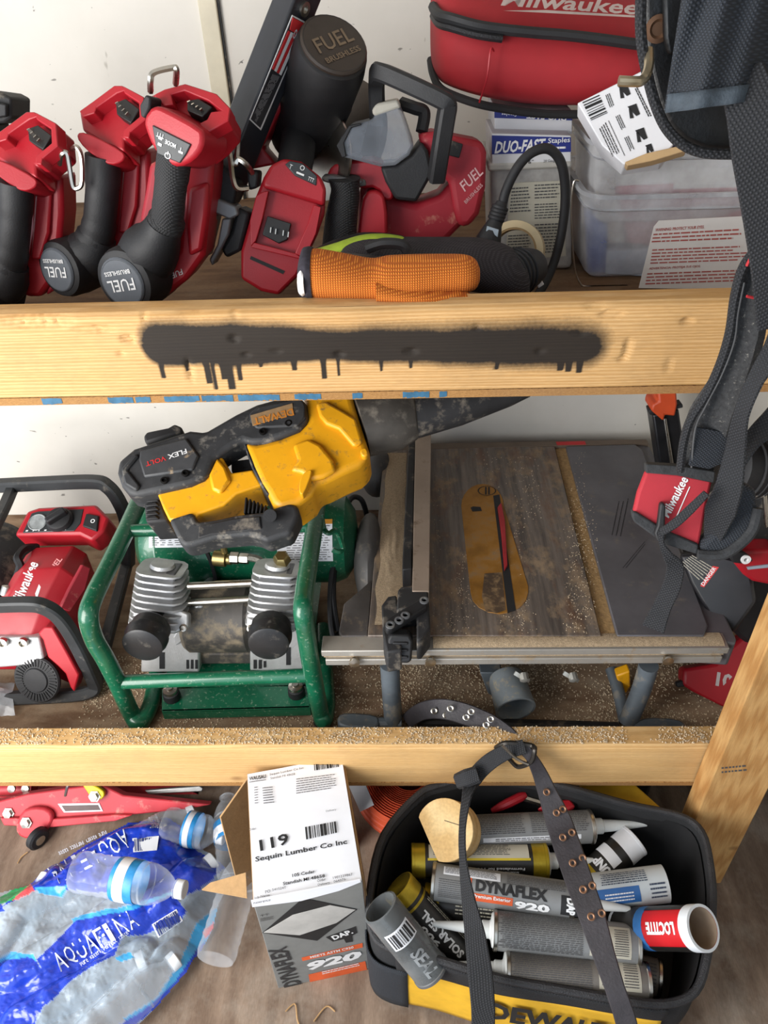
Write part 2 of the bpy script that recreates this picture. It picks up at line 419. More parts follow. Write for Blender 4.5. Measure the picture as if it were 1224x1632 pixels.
# lumber
PINE = wood('pine_lumber', 'd2ad78', 'bf9660', .7, (1.0, 22, 22), True, .3, 3.0, '8a775e')
def beam_mat():
    m = wood('pine_painted', 'cda673', 'b88d57', .7, (1.0, 24, 24), True, .35, 3.0, '7f6a4d'); N = NT(m); b = N.n['Principled BSDF']
    src = b.inputs['Base Color'].links[0].from_socket
    at_ = N.new('ShaderNodeAttribute', attribute_name='paint')
    g = N.math('SUBTRACT', N.math('MULTIPLY', at_.outputs['Fac'], 1.25), N.math('MULTIPLY', N.noise(260, 3, .6, N.coord()), .3))
    f = N.ramp(g, .08, .80); N.link(N.mix(N.math('MULTIPLY', f, .97), src, lin('121315')), b.inputs['Base Color'])
    return m
def beam(name, x0, x1, z0, z1, m, paint=None, nx=420, nz=44, BT=BT, dents=()):
    def fr(a, b): return dent(V((lerp(x0, x1, a), YB + .0016 * mnoise.noise(V((lerp(x0, x1, a) * 9, b * 2, z0 * 7))) + .006 * max(0, (b - .93) / .07) ** 2, lerp(z0, z1, b))))
    def dent(p):
        for q, ru, rv, dp in dents:
            e = ((p.x - q.x) / ru) ** 2 + ((p.z - q.z) / rv) ** 2
            if e < 1: p.y += dp * (1 - e) * (.4 + .9 * abs(mnoise.noise(V((p.x * 260, p.z * 160, 3)))))
        return p
    g = MB().grid(fr, nx, nz); n = nx * nz
    vs = [V((x0, YB + BT, z0)), V((x1, YB + BT, z0)), V((x1, YB + BT, z1)), V((x0, YB + BT, z1))]
    # top as strip so its edge looks worn
    tp = [V((lerp(x0, x1, i / 60), YB + BT, z1)) for i in range(61)]
    g.grid(lambda a, b: V((lerp(x0, x1, a), lerp(YB + .006, YB + BT, b), z1 + .0022 * mnoise.noise(V((lerp(x0, x1, a) * 22, b * 3, 1)))*(1 if 0 < b < 1 else 0) + .001 * (b > 0))), 200, 5)
    g.add([V((x0, YB + .003, z0)), V((x1, YB + .003, z0)), vs[1], vs[0]], [(0, 1, 2, 3)])
    g.add(vs, [(0, 1, 2, 3)])
    g.add([V((x0, YB, z0)), V((x0, YB + BT, z0)), V((x0, YB + BT, z1)), V((x0, YB, z1))], [(0, 1, 2, 3)])
    g.add([V((x1, YB, z0)), V((x1, YB + BT, z0)), V((x1, YB + BT, z1)), V((x1, YB, z1))], [(0, 1, 2, 3)])
    me = bpy.data.meshes.new(name); me.from_pydata([tuple(p) for p in g.v], [], g.f)
    for p in me.polygons: p.use_smooth = True
    me.set_sharp_from_angle(angle=math.radians(40)); me.materials.append(m)
    if paint:
        A = me.attributes.new('paint', 'FLOAT', 'POINT'); A.data.foreach_set('value', [paint(p) if p.y < YB + .01 and z0 < p.z < z1 else 0.0 for p in g.v])
    o = bpy.data.objects.new(name, me); COL.objects.link(o); return o
_A, _B = onY(262, 548, YB), onY(935, 551, YB)
_drips = [(onY(u, v, YB), wd) for u, v, wd in ((262, 603, 5), (300, 592, 4), (333, 612, 6), (345, 620, 5), (357, 604, 5), (371, 621, 7), (384, 606, 5), (415, 585, 5), (470, 590, 5), (517, 604, 6), (541, 600, 4), (608, 592, 5), (655, 588, 4), (790, 588, 4), (905, 592, 6), (922, 594, 6), (893, 590, 5))]
PXM = (onY(713, 550, YB) - onY(613, 550, YB)).length / 100
def spray(p):
    wob = 7 * PXM * mnoise.noise(V((p.x * 9, 0, 3))) + 3 * PXM * mnoise.noise(V((p.x * 40, p.z * 30, 3)))
    t = max(0, min(1, (p.x - _A.x) / (_B.x - _A.x))); q = lerp(_A, _B, t)
    d = math.hypot(p.x - q.x, p.z - q.z) / PXM + wob / PXM
    r = 34 + 5 * math.sin(t * 9 + .7) + 4 * mnoise.noise(V((p.x * 16, 5, 5)))
    soft = 14 + 34 * max(0, (t - .35)) + (14 if p.z > q.z else 0)
    f = max(0, min(1, (r + soft * .5 - d) / soft))
    for dp, wd in _drips:
        if p.z < q.z and p.z > dp.z:
            dd = abs(p.x - dp.x) / PXM
            if dd < wd: f = max(f, min(1, (wd * .75 - dd) / 1.6 + .3))
    return f
X0, X1 = -1.15, 1.0
ub = tag(beam('shelf_beam', X0, X1, UB0, UB1, beam_mat(), spray, 760, 64, .029, [(onY(u, v, YB), a * PXM, b * PXM, d) for u, v, a, b, d in ((60, 512, 62, 16, .006), (150, 525, 40, 9, .005), (205, 540, 16, 10, .005), (192, 563, 8, 6, .004), (228, 505, 5, 14, .004), (300, 497, 26, 9, .003), (372, 540, 9, 9, .005), (392, 566, 9, 6, .004), (302, 590, 7, 26, .004), (372, 492, 8, 20, .003), (440, 560, 12, 5, .003), (540, 565, 10, 8, .004), (655, 560, 14, 8, .004), (760, 520, 10, 8, .003), (950, 488, 22, 8, .004), (975, 500, 24, 9, .004), (1000, 555, 7, 22, .006), (992, 572, 10, 8, .004), (1095, 512, 12, 8, .005), (1066, 582, 8, 18, .002), (925, 530, 16, 8, .003), (860, 560, 10, 7, .003))]), 'upper pine shelf beam with a long black spray-paint stripe across it', 'beam')
lb = tag(beam('shelf_beam', X0, .62, LB0, LB1, PINE, None, 300, 24), 'lower bare pine shelf beam dusted with sawdust below the table saw', 'beam')
OSB = wood('shelf_board', '735840', '543c2b', .9, (2, 9, 9), False, .5, 3.0, '8b7a66')  # brown of the upper board, its shade darkened into the colour
OSBE = wood('board_edge', 'b98d57', '7d5630', .9, (30, 10, 90), False, .3, 6)
def board(name, z, x1, lab, OSB=OSB):
    r = thing(name, lab, 'shelf board', (0, 1.1, z - .014))
    MB().box(((X0 + x1) / 2, (YB + .004 + YW) / 2, z - .0047), (x1 - X0, YW - YB - .006, .009)).build('board', OSB, r)
    MB().box(((X0 + x1) / 2, YB + .002, z - .0050), (x1 - X0, .006, .0088)).build('raw_edge', OSBE, r)
    return r
r = board('shelf_board', UB0, 1.3, 'upper shelf board under the spray-painted beam, edge flecked with blue paint')
BLUEP = mat('blue_edge_paint', '2c5f7d', .7, var=.3, scale=90)
fe = Frame((0, YB - .0012, 0), (0, -1, 0), (1, 0, 0)); 
for u0, u1 in ((66, 98), (172, 212), (216, 240), (262, 318), (322, 372), (380, 446), (470, 512), (562, 578), (642, 684), (700, 712)):
    p0, p1 = onY(u0, 634, YB), onY(u1, 634, YB); n = max(3, int((u1 - u0) / 6))
    pr = Print(fe, .0002)
    for i in range(n):
        xa, xb = lerp(p0.x, p1.x, i / n), lerp(p0.x, p1.x, (i + 1) / n)
        pr.quad([(xa, UB0 - .0092 + .002 * random.random()), (xb, UB0 - .0092 + .002 * random.random()), (xb, UB0 - .0008 - .001 * random.random()), (xa, UB0 - .0008 - .001 * random.random())])
    pr.build('paint_marking', BLUEP, r)
board('shelf_board', LB0, 1.3, 'lower shelf board strewn with sawdust beneath the compressors and the saw', wood('shelf_dusty', '927a62', '6d5440', .95, (2, 6, 6), False, .85, 4.0, 'a3937e'))
# upright post at the right end, nailed to the front of the lower beam
q0 = onY(1084, 1262, .68); q1 = onY(1118, 1302, .68)
PINE2 = wood('pine_post', 'c79c64', 'ad7d48', .7, (22, 22, .9), True, .3, 3.0, '6e563c')
px0 = onY(1120, 1250, .676).x
post = MB().box((px0 + .058, .676 + .021, 1.06), (.094, .042, 2.12)).build('shelf_post', PINE2, bev=.002, at=(px0 + .05, .697, 0))
tag(post, 'upright pine post at the right end of the lower beam', 'post')
pf = Frame((px0 + .058, .676, 0), (0, -1, 0), (1, 0, 0))
MB.ZMIN = UB0 + .0003

pr = Print(pf, .0004); pr.plines([(1150, 1234), (1192, 1230), (1192, 1217), (1150, 1221)], 2, seed=4, fill=.4, lo=.06, hi=.14, gap=.05, ragged=.1)
MB.ZMIN = None; pr.build('fine_text', DGREY, post); MB.ZMIN = UB0 + .0003
def mpp(p): return (V(p) - CAM).dot(_f) / FPX          # metres that one picture point spans at p
def pp(name, m, root, fr, pts, h0, h1, bev=.002, sm=0, scale=1.0, **k):
    return MB().prism(fr, pts, h0, h1, sm=sm, scale=scale).build(name, m, root, bev=bev, **k)
def pts3(L): return [onY(u, v, y) for u, v, y in L]
def wire(name, m, root, L, r, n=6, k=8, sq=False, closed=False):
    return MB().tube(spline(pts3(L), k, closed), r, n, sq=sq, closed=closed).build(name, m, root)
def strap(name, m, root, L, t=.003, k=6, at=None):
    """webbing through points (u, v, depth y, width in picture points, twist in degrees)"""
    P = pts3([l[:3] for l in L]); W = [l[3] * mpp(p) for l, p in zip(L, P)]; T = [math.radians(l[4]) if len(l) > 4 else 0 for l in L]
    SP = spline(P, k); n = len(SP); wd = []; ww = []
    for i, p in enumerate(SP):
        s = min(i / k, len(P) - 1.0001); j = int(s); f = s - j
        tg = (SP[min(i + 1, n - 1)] - SP[max(i - 1, 0)]).normalized()
        x = tg.cross((p - CAM).normalized())
        if x.length < 1e-3: x = V((1, 0, 0))
        x.normalize(); x = Matrix.Rotation(lerp(T[j], T[j + 1], f), 3, tg) @ x
        wd.append(x); ww.append(lerp(W[j], W[j + 1], f))
    return MB().ribbon(SP, wd, ww, t).build(name, m, root, ang=50, at=at)
def disc_frame(c, n, up=(0, 0, 1)):
    return Frame(c, n, V(up).cross(V(n)))
# ================================================================== UPPER SHELF
CAPM = mat('motor_cap_grey', '565b62', .5, var=.15, scale=25)
TERM = mat('terminal_black', '171515', .5, var=.2)
PANEL = mat('keypad_dark', '2c2f31', .4, var=.2)
def fuel_cap(root, c, axis, r, up, words=('FUEL', 'BRUSHLESS'), m=CAPM, ink=WHITE):
    part = MB().lathe([(r * .74, -.003), (r * .76, .001), (r * .72, .003), (r * .3, .0036), (0, .0036)], c, axis, 32).build('motor_cap', m, root)
    f = Frame(V(c) + V(axis).normalized() * .0036, axis, V(up).cross(V(axis)))
    pr = Print(f, .0006)
    pr.text(words[0], (-r * .5, -r * .12), (r * .5, -r * .12), r * .36, .01, .1)
    pr.text(words[1], (-r * .48, -r * .38), (r * .48, -r * .38), r * .13, .02)
    pr.build('lettering', ink, part)
    MB().lathe([(r * .74, .0016), (r * .70, .0032), (r * .66, .0022)], c, axis, 32, caps=False).build('rim_ring', BLK, part)
    return part
def motor(root, base, tip, r, m=BLK):
    base, tip = V(base), V(tip); L = (tip - base).length
    return MB().lathe([(r * .7, 0), (r * .95, .012), (r, L * .45), (r * 1.02, L * .55), (r, L * .6), (r * 1.0, L * .86), (r * .93, L * .97), (r * .76, L)], base, tip - base, 36).build('motor_housing', m, root)
def blades(root, fr, quad, n=4):
    for i in range(n):
        t = (i + .5) / n; a = V(quad[0]).lerp(V(quad[1]), t); b = V(quad[3]).lerp(V(quad[2]), t); c = a.lerp(b, .35)
        p0, p1 = V(fr.W(*fr.uv(*a, .004), .004)), V(fr.W(*fr.uv(*c, .004), .004)); d = p1 - p0
        MB().box((p0 + p1) / 2, (d.length, .0012, .010), (d.normalized(), fr.n.cross(d.normalized()), fr.n)).build('terminal_blade', STEEL, root)

def small_nailer(du, dv, y, label, group, hook=False):
    s = lambda L: [(u + du, v + dv) for u, v in L]
    base = onY(165 + du, 400 + dv, y); base.z = UB0
    r = thing('cordless_nailer', label, 'nailer', base, group)
    f = facing(170 + du, 300 + dv, y, 8)
    pp('housing', RED, r, f, s([(184, 258), (238, 236), (240, 300), (236, 345), (226, 402), (205, 432), (178, 432), (168, 400), (178, 365), (186, 320)]), -.055, -.004, .006)
    pp('housing_rib', RED, r, f, s([(196, 262), (222, 252), (218, 330), (205, 372), (188, 372), (192, 320)]), -.004, .003, .003)
    pp('nose_guard', REDP, r, f, s([(225, 330), (238, 320), (246, 400), (228, 420), (212, 430), (222, 390)]), -.05, -.01, .004)
    MB().tube(spline([onY(u + du, v + dv, yy) for u, v, yy in ((164, 248, y - .02), (164, 285, y - .022), (161, 330, y - .024), (156, 368, y - .022), (146, 392, y - .02))], 6), [.0205] * 8 + [.0195] * 8 + [.021] * 4 + [.024] * 5, 16).build('grip', BLK, r)
    b, t = onY(158 + du, 412 + dv, y + .02), onY(92 + du, 430 + dv, y - .045)
    mo = motor(r, b, t, .036)
    fuel_cap(r, t, t - b, .036, (.15, .1, -1))
    MB().tube(spline([onY(u + du, v + dv, yy) for u, v, yy in ((158, 375, y - .02), (146, 400, y - .02), (132, 416, y - .015))], 5), [.022, .023, .025, .027, .03, .031, .031, .031, .031, .031, .031], 16).build('sleeve', BLK, r)
    ft = Frame(onY(185 + du, 180 + dv, y - .01), (-.26, -.66, .70))
    foot = pp('battery_foot', RED, r, ft, s([(126, 178), (150, 163), (182, 139), (194, 138), (228, 155), (231, 191), (207, 212), (204, 221), (196, 221), (197, 240), (168, 231), (131, 207)]), -.045, -.010, .003)
    pp('rail', RED, foot, ft, s([(126, 177), (147, 162), (182, 136), (195, 136), (200, 143), (186, 148), (153, 171), (150, 180), (132, 186)]), -.012, .005, .0012)
    pp('rail', RED, foot, ft, s([(195, 136), (229, 154), (232, 190), (207, 210), (205, 220), (196, 219), (197, 207), (222, 186), (221, 163), (198, 148)]), -.012, .005, .0012)
    tb = pp('terminal_block', TERM, foot, ft, s([(184, 163), (200, 157), (222, 174), (208, 196), (186, 182)]), -.012, .003, .001)
    blades(foot, ft, [(185 + du, 166 + dv), (206 + du, 190 + dv), (218 + du, 176 + dv), (198 + du, 160 + dv)])
    fl = facing(160 + du, 235 + dv, y - .03, 25)
    pp('skirt', RED, r, fl, s([(121, 218), (126, 209), (150, 216), (195, 240), (200, 250), (193, 259), (176, 263), (158, 254), (134, 236)]), -.045, .002, .004, 1)
    if hook: wire('belt_hook', STEEL, r, [(95 + 0, 262, y - .02), (98, 246, y - .03), (106, 244, y - .03), (110, 262, y - .03), (116, 296, y - .03), (124, 300, y - .03), (131, 290, y - .03), (130, 250, y - .03), (122, 234, y - .03), (114, 238, y - .02)], .0028)
    return r
small_nailer(0, 0, .98, 'red cordless nailer standing battery foot up, second from the left edge', 'upright red cordless nailers')
small_nailer(-140, 42, .955, 'red cordless nailer cut off by the left edge, wire hook on its side', 'upright red cordless nailers', True)

# big nailer with the keypad
y = .90
base = onY(270, 430, y); base.z = UB0
r = thing('cordless_nailer', 'red cordless nailer with mode keypad and a steel hook standing on top', 'nailer', base, 'upright red cordless nailers')
f = facing(280, 330, y, 8)
pp('housing', RED, r, f, [(288, 250), (322, 228), (342, 214), (338, 300), (332, 350), (326, 408), (298, 447), (262, 476), (240, 476), (250, 430), (284, 398), (290, 330)], -.06, .002, .006)
pp('housing', REDP, r, f, [(238, 260), (256, 256), (252, 300), (247, 352), (230, 372), (222, 350), (232, 300)], -.06, -.012, .005)
pp('nose_guard', RED, r, f, [(300, 300), (332, 290), (330, 345), (322, 400), (300, 410), (296, 360)], -.002, .009, .005)
MB().tube(spline(pts3([(278, 250, y - .03), (273, 290, y - .034), (269, 325, y - .034), (266, 350, y - .03), (256, 375, y - .02)]), 6), [.0185] * 6 + [.0175] * 6 + [.018] * 6 + [.021] * 7, 18).build('grip', weave('grip_texture', '232325', .7, 140, .7), r)
b, t = onY(256, 420, y + .03), onY(196, 450, y - .045)
motor(r, b, t, .0385); fuel_cap(r, t, t - b, .0385, (.25, .1, -1))
MB().tube(spline(pts3([(262, 358, y - .03), (250, 385, y - .025), (236, 405, y - .015), (226, 422, y)]), 5), [.020, .021, .022, .024, .026, .028, .030, .032, .033, .034, .034, .034, .034, .033, .032, .03], 18).build('sleeve', BLK, r)
ft = Frame(onY(300, 175, y - .01), (-.12, -.70, .70))
foot = pp('battery_foot', RED, r, ft, [(228, 176), (240, 152), (258, 143), (295, 135), (345, 150), (366, 172), (364, 192), (345, 214), (322, 232), (318, 206), (262, 186), (246, 166)], -.05, -.010, .003)
pp('rail', RED, foot, ft, [(246, 150), (262, 142), (295, 133), (345, 149), (367, 172), (364, 192), (332, 210), (322, 206), (318, 196), (330, 190), (336, 178), (352, 176), (332, 160), (294, 144), (272, 150), (276, 166), (262, 168), (248, 160)], -.012, .005, .0012)
pp('terminal_block', TERM, foot, ft, [(298, 160), (316, 157), (338, 170), (322, 186), (298, 176)], -.012, .004, .001)
blades(foot, ft, [(298, 165), (324, 182), (334, 172), (312, 160)])
fs = Frame(onY(275, 222, y - .04), (-.28, -.92, .28))
shield = pp('control_face', RED, r, fs, [(226, 190), (243, 166), (262, 172), (318, 203), (324, 214), (322, 236), (306, 256), (284, 266), (262, 262), (246, 240), (236, 222)], -.05, .004, .006, 1)
pp('keypad', PANEL, shield, fs, [(242, 199), (304, 230), (296, 246), (286, 260), (250, 245)], .0035, .006, .001)
pr = Print(fs, .0068); pr.ptext('MODE', (281, 230), (264, 222), 6, .02)
pr.ptext('TTT', (262, 215), (250, 210), 6); pr.ptext('T', (291, 236), (286, 234), 8); pr.ptext('O', (273, 245), (263, 241), 9, .0); pr.ptext('I', (269, 242), (267.6, 241), 5)
pr.prect((252, 221), (258, 224), 4); pr.prect((251, 231), (257, 234), 4); pr.prect((284, 243), (291, 246), 3)
pr.build('lettering', WHITE, shield)
pp('clip_block', BLK, r, fs, [(222, 168), (232, 150), (240, 155), (238, 172), (230, 188), (224, 186)], -.02, .002, .002)
wire('belt_hook', STEEL, r, [(240, 146, y - .02), (240, 130, y - .03), (245, 116, y - .03), (275, 108, y - .03), (281, 112, y - .03), (280, 134, y - .01)], .0032)
pr = Print(f, .0100); f2 = Frame(f.o, f.n, f.x); pr2 = Print(f, .0028); pr2.ptext('FUEL', (289, 428), (267, 438), 8, .01, .2); pr2.build('lettering', WHITE, r)

# black piece of a further tool at the left edge
r = thing('cordless_tool', 'black tool end poking into view at the left edge above the red nailer', 'tool', onZ(8, 440, UB0) + V((-.03, .1, 0)))
f = facing(5, 165, 1.12, 10)
pp('body', BLKD, r, f, [(-40, 142), (3, 148), (18, 156), (18, 188), (6, 196), (-40, 200)], -.06, 0, .003)
pp('latch', BLK, r, f, [(-20, 160), (10, 166), (10, 186), (-20, 190)], 0, .008, .002)
pp('stem', BLK, r, f, [(-40, 195), (-5, 195), (-8, 380), (-40, 400)], -.05, -.01, .004)

# framing nailer with the long magazine
y = 1.0
base = onY(430, 440, y - .04); base.z = UB0
r = thing('framing_nailer', 'big black and red framing nailer with long striped magazine leaning on the wall', 'nailer', base)
top = [onY(473, -12, 1.00), onY(520, -18, 1.045), onY(500, -40, 1.08), onY(440, -20, 1.035)]
bot = [onY(348, 318, .955), onY(384, 322, .995), onY(372, 300, 1.03), onY(316, 296, .985)]
MAGM = mat('magazine_black', '23252b', .45, var=.25, scale=14)
mag = MB().rings([bot, top]).build('magazine', MAGM, r, bev=.003)
fm = Frame(top[0], (top[0] - bot[0]).cross(top[1] - top[0]) * 1, top[1] - top[0])
if fm.n.dot(CAM - top[0]) < 0: fm = Frame(top[0], -fm.n, top[1] - top[0])
def lab(q, m, h, nm): return pp(nm, m, mag, fm, q, h - .0006, h, 0)
lab([(466, 24), (489, 36), (416, 208), (398, 191)], WHITE, .0012, 'label_border')
lab([(467, 27), (487, 38), (415, 204), (400, 190)], mat('label_dark', '2a2a2e', .5), .0018, 'label_face')
lab([(467, 28), (484, 37), (478, 57), (462, 48)], LRED, .0024, 'red_square')
for i in range(4):
    t0 = i / 4; t1 = t0 + .2
    g = lambda t, e: (lerp(460, 477, t) if not e else lerp(434, 449, t), lerp(49, 58, t) if not e else lerp(110, 121, t))
    lab([g(t0, 0), g(t1, 0), g(t1, 1), g(t0, 1)], LRED if i % 2 == 0 else WHITE, .0024, 'stripe')
pr = Print(fm, .003); pr.ptext('30°', (479, 50), (468, 44), 9, .01); pr.build('lettering', WHITE, mag)
pr = Print(fm, .0026); pr.plines([(446, 122), (407, 198), (402, 188), (434, 118)], 7, seed=3, fill=.4, lo=.06, hi=.2, gap=.03); pr.build('fine_text', mat('print_light', '9a9a9e', .6), mag)
MB().lathe([(.008, 0), (.008, .003), (.004, .003), (.004, .0005)], fm.P(484, 14, 0), fm.n, 16).build('rivet', STEEL, mag)
mb = onY(478, 232, 1.10); mt = onY(532, 72, 1.0)
motor(r, mb, mt, .0445, mat('nailer_black', '121113', .55, var=.3, scale=15, bump=.1))
fuel_cap(r, mt, mt - mb, .052, (-.4, .2, 1), m=mat('cap_brown', '30261f', .5, var=.2), ink=mat('emboss_tan', '6e5c48', .5))
f = facing(430, 200, 1.03, 10)
pp('side_cover', RED, r, f, [(478, 92), (486, 96), (470, 130), (440, 190), (418, 236), (440, 262), (400, 270), (398, 240), (430, 180)], -.05, 0, .003)
pr = Print(f, .0006); pr.ptext('FUEL', (449, 160), (473, 116), 12, .01, .2); pr.build('lettering', mat('print_tan', 'b9a79c', .6), r)
MB().tube(spline(pts3([(478, 205, 1.06), (474, 240, 1.02), (468, 275, .99), (462, 300, .98)]), 6), .022, 16).build('grip', BLK, r)
ff = Frame(onY(450, 350, .945), (.10, -.93, .36))
foot = pp('battery_foot', RED, r, ff, [(420, 282), (432, 262), (452, 252), (480, 258), (512, 282), (520, 300), (517, 340), (506, 372), (474, 440), (444, 470), (416, 464), (384, 444), (384, 400), (398, 350), (408, 312)], -.035, -.008, .004)
pp('rail', RED, foot, ff, [(408, 312), (418, 306), (428, 304), (418, 350), (408, 384), (400, 392), (398, 352)], -.010, .004, .001)
pp('rail', RED, foot, ff, [(500, 326), (512, 330), (504, 372), (486, 412), (470, 404), (490, 358)], -.010, .004, .001)
pp('rail', RED, foot, ff, [(404, 386), (472, 404), (484, 414), (400, 394)], -.010, .003, .001)
pp('top_cover', RED, foot, ff, [(420, 284), (432, 262), (452, 252), (480, 257), (512, 282), (520, 302), (517, 328), (432, 302), (418, 298)], -.012, .006, .004)
pp('keypad', PANEL, foot, ff, [(454, 262), (462, 256), (482, 260), (505, 280), (504, 296), (470, 280)], .005, .0075, .001)
pr = Print(ff, .0082); pr.ptext('O', (477, 270), (484, 273), 8); pr.ptext('TTT', (490, 287), (499, 291), 6); pr.ptext('T', (460, 268), (464, 270), 7); pr.prect((472, 276), (484, 281), 3); pr.build('lettering', WHITE, foot)
pp('terminal_block', TERM, foot, ff, [(426, 344), (464, 356), (458, 382), (444, 388), (418, 374)], -.010, .001, .001)
for i in range(4):
    q = V((431 + i * 8 + (4 if i > 1 else 0), 362 + i * 2.4)); pp('terminal_blade', STEEL, foot, ff, [(q.x, q.y), (q.x + 1.6, q.y + .5), (q.x + .6, q.y + 9), (q.x - 1, q.y + 8.5)], .001, .005, 0)
pp('slot', INK, foot, ff, [(400, 408), (454, 432), (451, 437), (398, 413)], -.009, -.0072, 0)
f = facing(348, 360, .94, 12)
NOSE = mat('nose_metal', '737476', .45, .4, var=.15, scale=30)
pp('nose_plate', NOSE, r, f, [(317, 324), (328, 309), (376, 329), (380, 343), (366, 350), (330, 334), (320, 336)], -.03, .004, .002)
pp('nose_plate', NOSE, r, f, [(330, 336), (346, 342), (336, 384), (330, 410), (318, 398)], -.03, .002, .002)
pp('nose_plate', NOSE, r, f, [(354, 348), (368, 348), (364, 374), (352, 398), (338, 424), (333, 414), (346, 390)], -.03, .002, .002)
pp('nose_block', BLK, r, f, [(322, 312), (372, 328), (380, 290), (350, 260), (330, 275)], -.05, -.008, .003)
pp('nose_block', BLK, r, f, [(378, 330), (398, 340), (384, 400), (360, 412), (352, 398), (368, 370)], -.05, -.006, .004)
wire('belt_hook', STEEL, r, [(337, 250, .98), (348, 228, .95), (358, 226, .945), (366, 246, .945), (371, 284, .945), (378, 300, .945), (395, 300, .955)], .0034)
wire('belt_hook', STEEL, r, [(356, 240, .97), (360, 214, .955), (370, 207, .955), (379, 214, .955), (378, 250, .955), (376, 262, .945), (380, 254, .945), (392, 262, .945), (402, 276, .955)], .0034)
pp('hook_mount', BLK, r, facing(403, 285, .96, 10), [(393, 272), (412, 274), (410, 300), (396, 304)], -.03, 0, .003)
pp('hook_mount', BLK, r, facing(336, 250, .99, 10), [(328, 245), (348, 244), (348, 256), (330, 256)], -.02, 0, .002)

# red saw with the clear dust box
y = 1.02
base = onY(640, 380, y); base.z = UB0
r = thing('cordless_saw', 'red cordless saw with black bail handle and smoky clear dust box', 'power saw', base)
f = facing(640, 300, y, 8)
body = pp('body', REDP, r, f, [(606, 262), (626, 318), (664, 326), (700, 312), (722, 286), (738, 296), (744, 352), (712, 384), (700, 420), (560, 420), (570, 360), (572, 300)], -.09, -.01, .008)
pp('handle_head', RED, r, f, [(521, 286), (523, 272), (536, 260), (574, 255), (598, 254), (612, 264), (622, 286), (630, 318), (612, 322), (600, 298), (574, 302), (556, 290)], -.045, .012, .008, 1)
pp('trigger_block', RED, r, f, [(580, 306), (604, 303), (616, 318), (618, 400), (570, 400), (572, 350)], -.01, .022, .006, 1)
pp('switch', GREY, r, f, [(562, 288), (582, 286), (584, 296), (564, 300)], .008, .016, .002)
MB().tube(spline(pts3([(549, 284, y - .03), (550, 310, y - .03), (544, 350, y - .03), (540, 400, y - .03)]), 6), [.0200, .0195, .019, .0185, .018, .018, .0185, .019, .019, .0195, .02, .0205, .021, .021, .0215, .022, .022, .0225, .0225], 18).build('grip', weave('grip_texture', '232325', .7, 140, .7), r)
pp('grip_collar', GREY, r, f, [(512, 282), (528, 280), (578, 288), (576, 294), (524, 292), (514, 289)], .0, .034, .002)
pp('motor_housing', REDP, r, f, [(664, 214), (690, 210), (738, 220), (770, 226), (776, 244), (774, 300), (764, 342), (748, 362), (730, 362), (722, 330), (716, 290), (690, 270), (676, 240)], -.07, .014, .01)
ffu = Frame(f.W(*f.uv(760, 280, .014), .014), f.n, f.x)
pr = Print(f, .0148); pr.ptext('FUEL', (741, 306), (771, 276), 17, .01, .15); pr.ptext('BRUSHLESS', (743, 325), (770, 296), 6); pr.build('lettering', mat('print_pink', 'c9a0a0', .6), r)
pp('label_plate', BLKD, r, f, [(714, 222), (738, 230), (732, 252), (708, 246)], .012, .017, .001)
DBOX = clear('smoky_plastic', '8c929c', .42, .3)
box = pp('dust_box', DBOX, r, f, [(536, 232), (542, 222), (556, 200), (574, 196), (596, 190), (598, 172), (634, 160), (646, 190), (660, 232), (652, 248), (630, 264), (606, 266), (545, 250)], -.05, .03, .004)
pp('dust_box_lid', mat('dusty_grey_plastic', 'a9a59a', .7, var=.15), box, f, [(592, 176), (600, 165), (634, 158), (640, 172), (596, 186)], -.045, .031, .003)
pp('dust_box_base', BLK, r, f, [(606, 266), (632, 264), (656, 248), (672, 226), (682, 240), (690, 276), (664, 322), (630, 318), (614, 290)], -.07, .024, .004)
pp('dust_box_seal', BLK, box, f, [(536, 232), (556, 200), (574, 196), (577, 199), (560, 204), (548, 228), (552, 250), (545, 251)], .028, .033, .001)
wire('bail_handle', BLK, r, [(602, 196, y + .02), (600, 136, y + .01), (603, 118, y - .01), (612, 117, y - .02), (660, 138, y - .035), (706, 160, y - .045), (713, 168, y - .045), (710, 190, y - .045), (702, 240, y - .045), (695, 286, y - .035)], .0098, 8, 6, sq=True)
wire('bail_brace', BLK, r, [(640, 165, y + .03), (660, 172, y + .02), (676, 180, y + .02), (672, 210, y + .01)], .008, 8)
MB().lathe([(.038, 0), (.052, .002), (.052, .005), (.036, .006), (.01, .004)], onY(523, 250, y + .02), (-.72, -.62, .2), 32).build('blade_guard', STEEL, r)
MB().lathe([(.05, 0), (.062, .004), (.064, .016), (.05, .022), (.01, .02)], onY(570, 214, y + .10), (-.66, -.62, .3), 32).build('upper_guard', mat('guard_brown', '4b3f36', .5, .3, var=.25), r)

# gloves
def knit():
    m = bpy.data.materials.new('orange_knit'); m.use_nodes = True; N = NT(m); b = N.n['Principled BSDF']
    vec = N.coord(); wv = N.new('ShaderNodeTexWave', wave_type='BANDS', bands_direction='X'); wv.inputs['Scale'].default_value = 125; wv.inputs['Distortion'].default_value = .6; N.link(vec, wv.inputs[0])
    w2 = N.new('ShaderNodeTexWave', wave_type='BANDS', bands_direction='Z'); w2.inputs['Scale'].default_value = 150; w2.inputs['Distortion'].default_value = .6; N.link(vec, w2.inputs[0])
    f = N.math('MULTIPLY', wv.outputs[1], w2.outputs[1]); N.link(N.ramp(f, .0, .8, lin('a8520c'), lin('e58a2a')), b.inputs['Base Color']); b.inputs['Roughness'].default_value = .9
    bp = N.new('ShaderNodeBump'); bp.inputs['Strength'].default_value = .7; bp.inputs['Distance'].default_value = .0015; N.link(f, bp.inputs['Height']); N.link(bp.outputs[0], b.inputs['Normal']); return m
